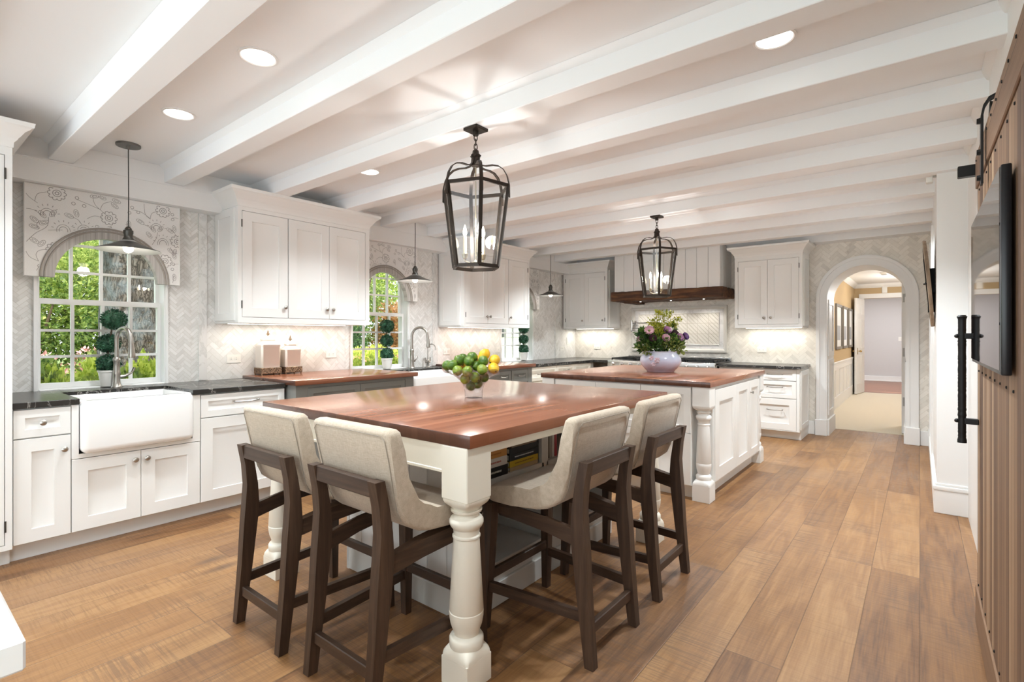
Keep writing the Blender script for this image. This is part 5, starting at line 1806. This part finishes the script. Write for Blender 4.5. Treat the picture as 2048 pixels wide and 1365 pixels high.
# ------------------------------------------------------------------ barn door, rail, handle, television
bd = thing('barn_door', 'rustic planked sliding barn door along the side wall, carrying the television', 'door', (0.21, 1.95, 0.02))
DX, DXB, DY0, DY1, DZ0, DZ1 = 0.19, 0.235, 0.95, 3.0, 0.02, 2.04
link('board_panel', MB().box(DX + 0.006, DXB, DY0, DY1, DZ0, DZ1, 0.003, 1), M['barn boards'], bd, True)
link('rail', MB().box(DX - 0.001, DX + 0.008, DY0, DY1, DZ1 - 0.14, DZ1, 0.003, 1), M['barn rail'], bd, True)
link('rail', MB().box(DX - 0.001, DX + 0.008, DY0, DY1, DZ0, DZ0 + 0.16, 0.003, 1), M['barn rail'], bd, True)
link('stile', MB().box(DX - 0.001, DX + 0.008, 1.45, 1.72, DZ0 + 0.16, DZ1 - 0.14, 0.003, 1), M['barn boards'], bd, True)
def nail(y, z, x=DX + 0.006):
    link('nail', MB().box(x - 0.0035, x + 0.001, y - 0.0042, y + 0.0042, z - 0.0042, z + 0.0042, 0.0015, 1), M['black iron'], bd, True)
for k in range(13):
    y = 1.15 + k * 0.145
    nail(y, DZ1 - 0.165, DX + 0.006)
    nail(y + 0.04, DZ0 + 0.185, DX + 0.006)
    if y > 1.75:
        nail(y + 0.02, 1.115, DX + 0.006)
    nail(y + 0.05, DZ1 - 0.03, DX - 0.001)
for z in (0.4, 0.7, 1.0, 1.3, 1.6):
    nail(1.60, z, DX - 0.001)
prof = []
rh = random.Random(8)
for i in range(90):
    z = 0.815 + 0.525 * i / 89
    prof.append((0.0138 + rh.uniform(-0.0007, 0.0007) + (0.0025 if i in (0, 89) else 0) + (0.0015 if i in (18, 22, 72, 76) else 0), z))
prof = [(0.016, 0.803)] + prof + [(0.018, 1.345), (0.012, 1.352)]
hb = link('pull_handle', MB().lathe(prof, 0.142, 2.93, 0, 16), M['black iron'], bd, True)
for z in (0.897, 1.262):
    b = MB().box(0.148, DX + 0.005, 2.917, 2.943, z - 0.012, z + 0.012, 0.002, 1).sphere((0.125, 2.93, z), 0.009, 8, 6)
    link('bracket', b, M['black iron'], hb, True)
for nm, b in (('hanger_strap', MB().strip([(DX - 0.012, 2.55, 1.82), (DX - 0.012, 2.55, 2.07), (DX - 0.006, 2.55, 2.105), (DX + 0.008, 2.55, 2.13), (DX + 0.03, 2.55, 2.14), (DX + 0.05, 2.55, 2.125), (DX + 0.06, 2.55, 2.09)], 0.045, 0.007, (0, 1, 0))),
              ('roller', MB().lathe([(0.004, -0.012), (0.045, -0.012), (0.041, -0.004), (0.041, 0.004), (0.045, 0.012), (0.004, 0.012)], DX + 0.022, 2.55, 2.075, 28, True, 'x'))):
    link(nm, b, M['black iron'], bd, True)
for z in (1.845, 1.94, 2.055):
    link('bolt', MB().lathe([(0.010, -0.012), (0.012, 0.0)], DX - 0.014, 2.55, z, 6, True, 'x'), M['black iron'], bd, True)
rl = thing('door_track', 'black flat steel track of the barn door with its end stop', 'track', (0.252, 2.0, 2.0))
link('bar', MB().box(0.243, 0.250, 0.5, 3.20, 1.985, 2.03), M['black iron'], rl, True)
link('end_stop', MB().box(0.135, 0.245, 3.09, 3.13, 1.985, 2.035, 0.003, 1), M['black iron'], rl, True)
for y in (0.9, 1.9, 2.75, 3.16):
    link('spacer', MB().lathe([(0.014, -0.004), (0.014, 0.014)], 0.249, y, 2.008, 10, True, 'x'), M['black iron'], rl, True)
tv = thing('television', 'slim black television mounted on the barn door', 'television', (0.177, 2.325, 1.437))
link('housing', MB().box(0.166, 0.188, 1.85, 2.80, 1.159, 1.715, 0.004, 2), M['black plastic'], tv, True)
link('screen', MB().box(0.1635, 0.167, 1.858, 2.795, 1.172, 1.709), M['screen'], tv, True)
link('wall_mount', MB().box(0.184, 0.197, 2.1, 2.55, 1.3, 1.55), M['black iron'], tv, True)

# ------------------------------------------------------------------ things on the pier side
ck = thing('wall_clock', 'large round wooden wall clock seen edge-on on the white pier', 'clock', (0.05, 5.3, 1.68))
tilt = Matrix.Translation((0.052, 5.3, 1.68)) @ Matrix.Rotation(R(-4.5), 4, 'Y')
link('rim', MB().lathe([(0.285, -0.012), (0.345, -0.010), (0.348, 0.0), (0.345, 0.012), (0.285, 0.012)], 0, 0, 0, 64, False, 'x').rot(tilt), M['clock wood'], ck, True)
link('dial', MB().lathe([(0.002, -0.004), (0.29, -0.004), (0.29, 0.006), (0.002, 0.006)], 0, 0, 0, 48, True, 'x').rot(tilt), M['clock wood'], ck, True)
b = MB().box(-0.016, -0.012, -0.006, 0.006, -0.02, 0.2).box(-0.020, -0.016, -0.12, 0.02, -0.005, 0.005).rot(tilt)
link('hands', b, M['black iron'], ck, True)
link('spindle', MB().tube([(-0.03, 0, 0), (0.0, 0, 0)], 0.006, 8).rot(tilt), M['black iron'], ck, True)
link('bracket', MB().box(0.058, 0.096, 5.16, 5.44, 1.60, 1.64).box(0.05, 0.096, 5.28, 5.32, 1.45, 1.80), M['black iron'], ck, True)
sn = thing('wall_sensor', 'small white sensor box high on the pier near the ceiling', 'sensor', (0.07, 4.86, 2.45))
link('case', MB().box(0.035, 0.075, 4.83, 4.89, 2.385, 2.50, 0.006, 2), M['plate white'], sn, True)
link('bracket', MB().box(0.072, 0.096, 4.785, 4.80, 2.405, 2.475, 0.002, 1).box(0.075, 0.096, 4.80, 4.88, 2.43, 2.45), M['nickel'], sn, True)

# white worktop corner close to the camera
nw = thing('near_counter', 'white counter whose corner shows at the bottom edge, close to the camera', 'counter', (-1.5, -0.25, 0))
nw['label'] = 'pale counter corner standing closest to the camera, opposite the tall cabinet'
link('counter_top', MB().box(-2.4, -0.84, -0.7, 0.1175, 0.862, 0.90, 0.003, 1), M['porcelain'], nw, True)
link('carcass', MB().box(-2.38, -0.86, -0.68, 0.09, 0.1, 0.862), M['cabinet white'], nw, True)
link('plinth', MB().box(-2.32, -0.92, -0.62, 0.03, 0.0, 0.1), M['cabinet white'], nw, True)
# ------------------------------------------------------------------ hall beyond the arch
HL, HR, HY0, HY1, HC = -1.15, 0.30, 8.15, 13.75, 2.40
struct('floor_hall', MB().box(-3.2, 2.2, HY0, HY1, -0.1, 0.004), M['carpet'])
struct('floor_room', MB().box(-3.2, 2.2, HY1, 17.5, -0.1, 0.0), M['cherry floor'])
struct('ceiling_hall', MB().box(-1.4, 0.6, HY0 - 0.02, HY1, HC, HC + 0.1), M['ceiling paint'])
struct('ceiling_room', MB().box(-3.2, 2.2, HY1, 17.5, HC, HC + 0.1), M['ceiling paint'])
b = MB().box(HL - 0.12, HL, HY0, HY1, 0, HC)
struct('wall_hall_left', b, M['tan wall'])
struct('wall_hall_right', MB().box(HR, HR + 0.12, HY0, HY1, 0, HC), M['tan wall'])
b = arch_wall(MB(), HL - 0.1, HR + 0.1, HC, HY0, HY0 + 0.01)
struct('wall_hall_front', b, M['tan wall'], smooth=0)
OX0, OX1, OZ = -0.97, -0.08, 2.08
struct('wall_hall_end', MB().box(HL, OX0, HY1, HY1 + 0.1, 0, HC).box(OX1, HR, HY1, HY1 + 0.1, 0, HC).box(OX0, OX1, HY1, HY1 + 0.1, OZ, HC), M['tan wall'])
b = MB().box(OX0 - 0.09, OX0, HY1 - 0.02, HY1 + 0.12, 0, OZ + 0.10).box(OX1, OX1 + 0.09, HY1 - 0.02, HY1 + 0.12, 0, OZ + 0.10).box(OX0, OX1, HY1 - 0.02, HY1 + 0.12, OZ, OZ + 0.10)
struct('trim_%d' % n, b, M['white paint']); n += 1
struct('wall_room_back', MB().box(-3.2, 2.2, 17.4, 17.5, 0, HC), M['lavender wall'])
struct('wall_room_left', MB().box(-3.3, -3.2, HY1, 17.5, 0, HC), M['lavender wall'])
struct('wall_room_right', MB().box(2.2, 2.3, HY1, 17.5, 0, HC), M['lavender wall'])
struct('baseboard_room', MB().box(-3.2, 2.2, 17.375, 17.4, 0, 0.14, 0.004, 1).box(-3.2, 2.2, 17.368, 17.4, 0, 0.03, 0.004, 1), M['white paint'])
b = MB()
for yy in (HY0, HY1):
    pass
b.loft([[(HL, y, HC - 0.09), (HL + 0.015, y, HC - 0.08), (HL + 0.07, y, HC - 0.02), (HL + 0.075, y, HC - 0.001), (HL, y, HC - 0.001)] for y in (HY0, HY1)])
b.loft([[(x, HY1, HC - 0.09), (x, HY1 - 0.015, HC - 0.08), (x, HY1 - 0.07, HC - 0.02), (x, HY1 - 0.075, HC - 0.001), (x, HY1, HC - 0.001)] for x in (HL, HR)])
struct('trim_%d' % n, b, M['white paint']); n += 1
# wainscot on the hall side wall
b = MB().box(HL, HL + 0.012, HY0, HY1 - 0.5, 0, 0.78)
b.box(HL, HL + 0.035, HY0, HY1 - 0.5, 0.775, 0.80, 0.004, 1).box(HL, HL + 0.022, HY0, HY1 - 0.5, 0.74, 0.776, 0.003, 1)
b.box(HL, HL + 0.025, HY0, HY1 - 0.5, 0.0, 0.20, 0.003, 1)
b.box(HL, HL + 0.022, HY0, HY1 - 0.5, 0.66, 0.74)
y = HY0
while y < HY1 - 0.5:
    b.box(HL, HL + 0.022, y, y + 0.10, 0.2, 0.67)
    y += 0.56
struct('trim_%d' % n, b, M['white paint']); n += 1
# open panel door at the far end
d = thing('panel_door', 'open white panelled door at the far end of the hall', 'door', (-1.03, 13.40, 0))
hx, hy, ex, ey = OX0 + 0.01, 13.74, -1.05, 13.06
L = math.hypot(ex - hx, ey - hy)
rot = Matrix.Translation((ex, ey, 0)) @ Matrix.Rotation(math.atan2(hy - ey, hx - ex), 4, 'Z')
b = MB().box(0, L, 0, 0.04, 0.015, 2.06, 0.002, 1)
link('leaf', b.rot(rot), M['white paint'], d, True)
for x0, x1 in ((0.10, L / 2 - 0.04), (L / 2 + 0.04, L - 0.10)):
    for z0, z1 in ((0.22, 0.83), (0.98, 1.62), (1.72, 1.94)):
        bb = MB().panel(x0, x1, z0, z1, -0.006, 0.001, 0.02, 0.004, 0.02)
        link('raised_panel', bb.rot(rot), M['white paint'], d, True)
for s in (-1, 1):
    y0 = 0.0 if s < 0 else 0.04
    k = 0.02 if s > 0 else 0.05
    b = MB().tube([(0.07, y0, 0.93), (0.07, y0 + s * k, 0.93)], 0.008, 8).sphere((0.07, y0 + s * (k + 0.01), 0.93), 0.024, 12, 8).box(0.05, 0.09, y0 + s * 0.002, y0 + s * 0.006, 0.86, 1.0)
    link('knob', b.rot(rot), M['brass'], d, True)
# door leaf folded back just behind the arch, seen edge-on
d = thing('arch_door', 'white door standing open just behind the arch, edge with three hinges showing', 'door', (-0.15, 8.6, 0))
link('leaf', MB().box(-0.182, -0.142, 8.20, 9.0, 0.015, 2.0, 0.002, 1), M['white paint'], d, True)
link('jamb', MB().box(-0.142, -0.10, 8.152, 8.24, 0.0, 2.05), M['white paint'], d, True)
for z in (0.42, 1.05, 1.74):
    link('hinge', MB().box(-0.170, -0.135, 8.192, 8.201, z - 0.055, z + 0.055).lathe([(0.006, z - 0.055), (0.006, z + 0.055)], -0.140, 8.192, 0, 8), M['grille'], d, True)
# framed prints
def print_frame(y0, y1, label):
    t = thing('framed_print', label, 'picture', (HL, (y0 + y1) / 2, 1.42), 0, 'framed prints along the hall')
    w = (y1 - y0) / 2
    b = MB()
    for a0, a1, z0, z1 in ((-w, -w + 0.045, -0.356, 0.356), (w - 0.045, w, -0.356, 0.356), (-w, w, 0.355, 0.40), (-w, w, -0.40, -0.355)):
        b.box(0, 0.03, a0, a1, z0, z1)
    link('frame', b, M['frame grey'], t)
    link('mount', MB().box(0.005, 0.012, -w + 0.04, w - 0.04, -0.36, 0.36), M['print paper'], t)
    link('picture', MB().box(0.012, 0.0135, -w + 0.16, w - 0.16, -0.24, 0.02), M['print dark'], t)
print_frame(10.42, 11.22, 'grey-framed print in the hall closest to the arch')
print_frame(11.42, 12.18, 'grey-framed print in the middle of the hall row')
print_frame(12.40, 13.10, 'grey-framed print in the hall next to the open door')
b = MB()
t = thing('smoke_detector', 'round white smoke detector on the hall ceiling', 'detector', (-0.50, 11.4, HC))
link('case', MB().lathe([(0.062, 0.0), (0.065, -0.02), (0.045, -0.04), (0.002, -0.042)], 0, 0, 0, 24), M['plate white'], t)
link('grille', MB().lathe([(0.048, -0.041), (0.03, -0.046), (0.002, -0.046)], 0, 0, 0, 20), M['grille'], t)
for y, lab in ((9.6, 'recessed light in the hall ceiling nearer the arch'), (10.6, 'recessed light in the hall ceiling before the smoke detector')):
    t = thing('recessed_light', lab, 'ceiling light', (-0.48, y, HC), 0, 'hall ceiling lights')
    link('trim_ring', MB().lathe([(0.085, 0.0), (0.085, -0.005), (0.068, -0.005), (0.066, 0.0)], 0, 0, 0, 28, False), M['white paint'], t)
    link('lens', MB().lathe([(0.07, -0.003), (0.001, -0.003)], 0, 0, 0, 24, False), M['can glow'], t)
t = thing('door_chime', 'small cream box on the tan wall above the far hall doorway', 'chime', (-0.60, HY1, 2.26))
link('cover', MB().box(-0.045, 0.045, -0.03, 0.0, -0.07, 0.07, 0.006, 2), M['plate white'], t)
link('base', MB().box(-0.05, 0.05, -0.008, 0.0, -0.075, 0.075, 0.002, 1), M['canister cream'], t)
outlet((-0.42, 17.4, 1.17), 0, 'white switch plate on the lavender wall of the far room', False, 'switch')
# a table lamp in the far room, behind the open door
t = thing('table_lamp', 'white shaded lamp on a small dark table in the far room', 'lamp', (-1.75, 15.2, 0.72))
link('base', MB().lathe([(0.06, 0.0), (0.06, 0.01), (0.02, 0.03), (0.035, 0.12), (0.02, 0.22), (0.006, 0.26), (0.006, 0.42)], 0, 0, 0, 20), M['brass'], t)
link('lamp_shade', MB().lathe([(0.17, 0.30), (0.08, 0.55)], 0, 0, 0, 28, False), M['shade glow'], t)
t = thing('side_table', 'small dark wooden table carrying the lamp in the far room', 'table', (-1.75, 15.2, 0))
link('table_top', MB().box(-0.25, 0.25, -0.25, 0.25, 0.69, 0.72, 0.004, 1), M['mahogany'], t)
for sx in (-1, 1):
    for sy in (-1, 1):
        link('leg', MB().box(sx * 0.21 - 0.02, sx * 0.21 + 0.02, sy * 0.21 - 0.02, sy * 0.21 + 0.02, 0, 0.69), M['mahogany'], t)
for y in (9.6, 12.0):  # unseen point lights added beside the arch to brighten the hall ceiling
    light('hall_fill', 'POINT', (0.10, y, HC - 0.5), 30, (0.95, 0.97, 1.0), shadow_soft_size=0.1)
light('room_light', 'AREA', (-0.4, 15.5, HC - 0.03), 40, (0.97, 0.97, 1.0), shape='RECTANGLE', size=2.0, size_y=2.0)
light('lamp_light', 'POINT', (-1.75, 15.2, 1.15), 18, WARM, shadow_soft_size=0.08)

# ------------------------------------------------------------------ garden outside the windows
o = struct('garden_ground', MB().box(-40, -4.86, -20, 45, -0.3, 0.25), M['grass'])
o['kind'] = 'stuff'
o['label'] = 'green lawn outside the windows'
o['category'] = 'lawn'
def trunk(loc, r, h, label):
    rg = random.Random(4)
    secs = []
    for i in range(26):
        z = h * i / 25
        k = 1 + 0.35 * math.exp(-z * 2.2)
        ring = []
        for j in range(40):
            a = 2 * PI * j / 40
            q = r * k * (1 + 0.06 * math.sin(3 * a + 0.5) + 0.05 * math.sin(7 * a + z) + 0.02 * rg.uniform(-1, 1))
            ring.append((q * math.cos(a), q * math.sin(a), z))
        secs.append(ring)
    t = thing('tree', label, 'tree', loc)
    link('trunk', MB().loft(secs), M['bark'], t)
    b = MB()
    leaf_cloud(b, (0, 0, h + 1.2), (2.6, 2.6, 1.6), 1800, 0.22, rg, 0.5)
    link('crown', b, M['leaf bright'], t, smooth=0)
trunk((-6.9, 1.87, 0.25), 0.29, 4.2, 'massive rough-barked tree trunk outside the nearest window')

def shrub(loc, rad, n_, size, mat, label, seed, core=True, stem=True, group='shrubs in the garden'):
    rg = random.Random(seed)
    t = thing('shrub', label, 'shrub', loc, 0, group)
    b = MB()
    for k in range(7):
        a = rg.uniform(0, 2 * PI)
        o_ = (math.cos(a) * rad[0] * 0.45, math.sin(a) * rad[1] * 0.45, rad[2] * rg.uniform(0.5, 1.5))
        leaf_cloud(b, o_, (rad[0] * 0.62, rad[1] * 0.62, rad[2] * 0.62), n_ // 7, size, rg, 0.55, 0.2)
    link('foliage', b, M[mat], t, smooth=0)
    b = MB()
    for k in range(5):
        a = rg.uniform(0, 2 * PI)
        b.tube([(0, 0, 0), (math.cos(a) * rad[0] * 0.3, math.sin(a) * rad[1] * 0.3, rad[2] * 0.7), (math.cos(a) * rad[0] * 0.5, math.sin(a) * rad[1] * 0.5, rad[2] * 1.5)], 0.03, 6, True, [0.05, 0.03, 0.012])
    link('stems', b, M['twig'], t)
    return t
G = 0.25
shrub((-10.0, 1.2, G), (1.1, 1.2, 1.0), 10080, 0.081, 'leaf mid', 'mid green shrub at the far side of the nearest window view', 1)
shrub((-10.4, 2.3, G), (1.1, 1.1, 1.3), 10080, 0.081, 'leaf bright', 'bright green shrub left of the big trunk, beyond the lawn', 2)
shrub((-10.5, 3.4, G), (1.0, 1.0, 1.4), 8640, 0.081, 'leaf mid', 'mid green shrub partly behind the big trunk', 3)
shrub((-12.5, 2.0, G + 1.8), (1.7, 2.0, 1.4), 7200, 0.118, 'leaf bright', 'tall bright green tree crown above the shrubs of the nearest window', 4)
shrub((-12.0, 3.9, G + 1.2), (1.4, 1.4, 1.4), 6240, 0.118, 'leaf bright', 'tall bright crown seen on the far side of the big trunk', 14)
shrub((-9.4, 5.6, G), (0.9, 0.9, 1.0), 8640, 0.074, 'leaf dark', 'dark green shrub in the middle window, beside the cabinet', 5)
shrub((-10.3, 6.9, G + 0.6), (1.1, 1.1, 1.2), 9600, 0.081, 'leaf mid', 'mid green tree in the centre of the middle window', 6)
shrub((-9.6, 7.75, G), (0.65, 0.75, 1.05), 7200, 0.068, 'leaf rust', 'rust-brown shrub in the middle window, behind the topiary', 7)
shrub((-12.5, 9.2, G + 1.4), (1.6, 2.0, 1.5), 7680, 0.112, 'leaf bright', 'pale bright tree crown high in the middle window', 8)
shrub((-12.5, 7.2, G + 1.6), (1.3, 1.5, 1.3), 6240, 0.112, 'leaf mid', 'green tree crown high behind the middle window shrubs', 18)
shrub((-7.4, 5.15, G), (0.55, 0.8, 0.42), 5760, 0.062, 'leaf lime', 'lime green low shrub under the middle window', 9)
shrub((-7.3, 5.95, G), (0.35, 0.4, 0.40), 2880, 0.062, 'leaf lime', 'lime green low shrub beside the rust-brown one', 10)

def clump(loc, n_, h, mat, label, seed, group='broad-leaved plants by the windows'):
    rg = random.Random(seed)
    t = thing('garden_plant', label, 'plant', loc, 0, group)
    b = MB()
    for q in range(3):
        leaf_cloud(b, (rg.uniform(-0.05, 0.05), rg.uniform(-0.06, 0.06), h * (0.30 + 0.28 * q)), (0.16, 0.14, h * 0.2), n_ // 3, 0.095, rg, 0.1, 1.0)
    for q in range(4):
        b.tube([(0, 0, 0), (rg.uniform(-0.06, 0.06), rg.uniform(-0.06, 0.06), h * 0.8)], 0.006, 5)
    link('leaves', b, M[mat], t, smooth=0)
    return t
i = 0
LN = ['first', 'second', 'third', 'fourth', 'fifth', 'sixth', 'seventh', 'eighth', 'ninth', 'tenth']
for x, y, h, mt in ((-5.85, 0.86, 0.80, 'leaf mid'), (-5.8, 1.05, 0.74, 'leaf lime'), (-5.9, 1.26, 0.80, 'leaf lime'), (-5.75, 1.46, 0.74, 'leaf mid'), (-5.85, 1.66, 0.82, 'leaf lime'), (-5.9, 1.88, 0.80, 'leaf lime'),
                    (-5.6, 3.85, 0.72, 'leaf lime'), (-5.55, 4.1, 0.72, 'leaf lime'), (-5.6, 4.36, 0.74, 'leaf lime'), (-5.7, 4.58, 0.72, 'leaf mid')):
    clump((x, y, 0.25), 380, h - 0.08, mt, '%s %s plant in the bed under the %s window' % (LN[i if i < 6 else i - 6], 'mid green' if mt == 'leaf mid' else 'lime green', 'nearest' if i < 6 else 'middle'), 30 + i)
    i += 1
def azalea(loc, rad, mat, label, seed):
    rg = random.Random(seed)
    t = thing('azalea', label, 'plant', loc, 0, 'flowering azaleas in the garden')
    link('foliage', leaf_cloud(MB(), (0, 0, rad[2]), rad, 700, 0.07, rg, 0.4), M['leaf mid'], t, smooth=0)
    link('blossom', leaf_cloud(MB(), (0, 0, rad[2] * 1.12), rad, 300, 0.05, rg, 0.9), M[mat], t, smooth=0)
azalea((-7.0, 1.02, G), (0.30, 0.32, 0.40), 'petal pink', 'pink azalea in the nearest window, on the tall cabinet side', 51)
azalea((-7.2, 1.55, G), (0.28, 0.22, 0.42), 'petal pink', 'pink azalea beside the big trunk', 52)
azalea((-6.6, 4.5, G), (0.35, 0.5, 0.33), 'petal orange', 'orange azalea low in the middle window', 53)
azalea((-6.6, 5.35, G), (0.3, 0.35, 0.33), 'petal orange', 'orange azalea in the middle window, beneath the rust-brown shrub', 54)

# white neighbouring house seen through the farthest window
nh = thing('neighbour_house', 'white house wall with shuttered window outside the farthest window', 'house', (-12.5, 16.0, 0.25))
link('wall', MB().box(-13.5, -12.0, 12.2, 21.0, 0.25, 6.0), M['terrace white'], nh, True)
w = link('window', MB().box(-12.02, -11.97, 14.6, 15.6, 1.2, 2.6), M['white paint'], nh, True)
link('pane', MB().box(-11.975, -11.96, 14.7, 15.5, 1.3, 2.5), M['print paper'], w, True)
for y in (14.3, 15.65):
    link('shutter', MB().box(-12.01, -11.96, y, y + 0.25, 1.2, 2.6), M['shutter'], nh, True)
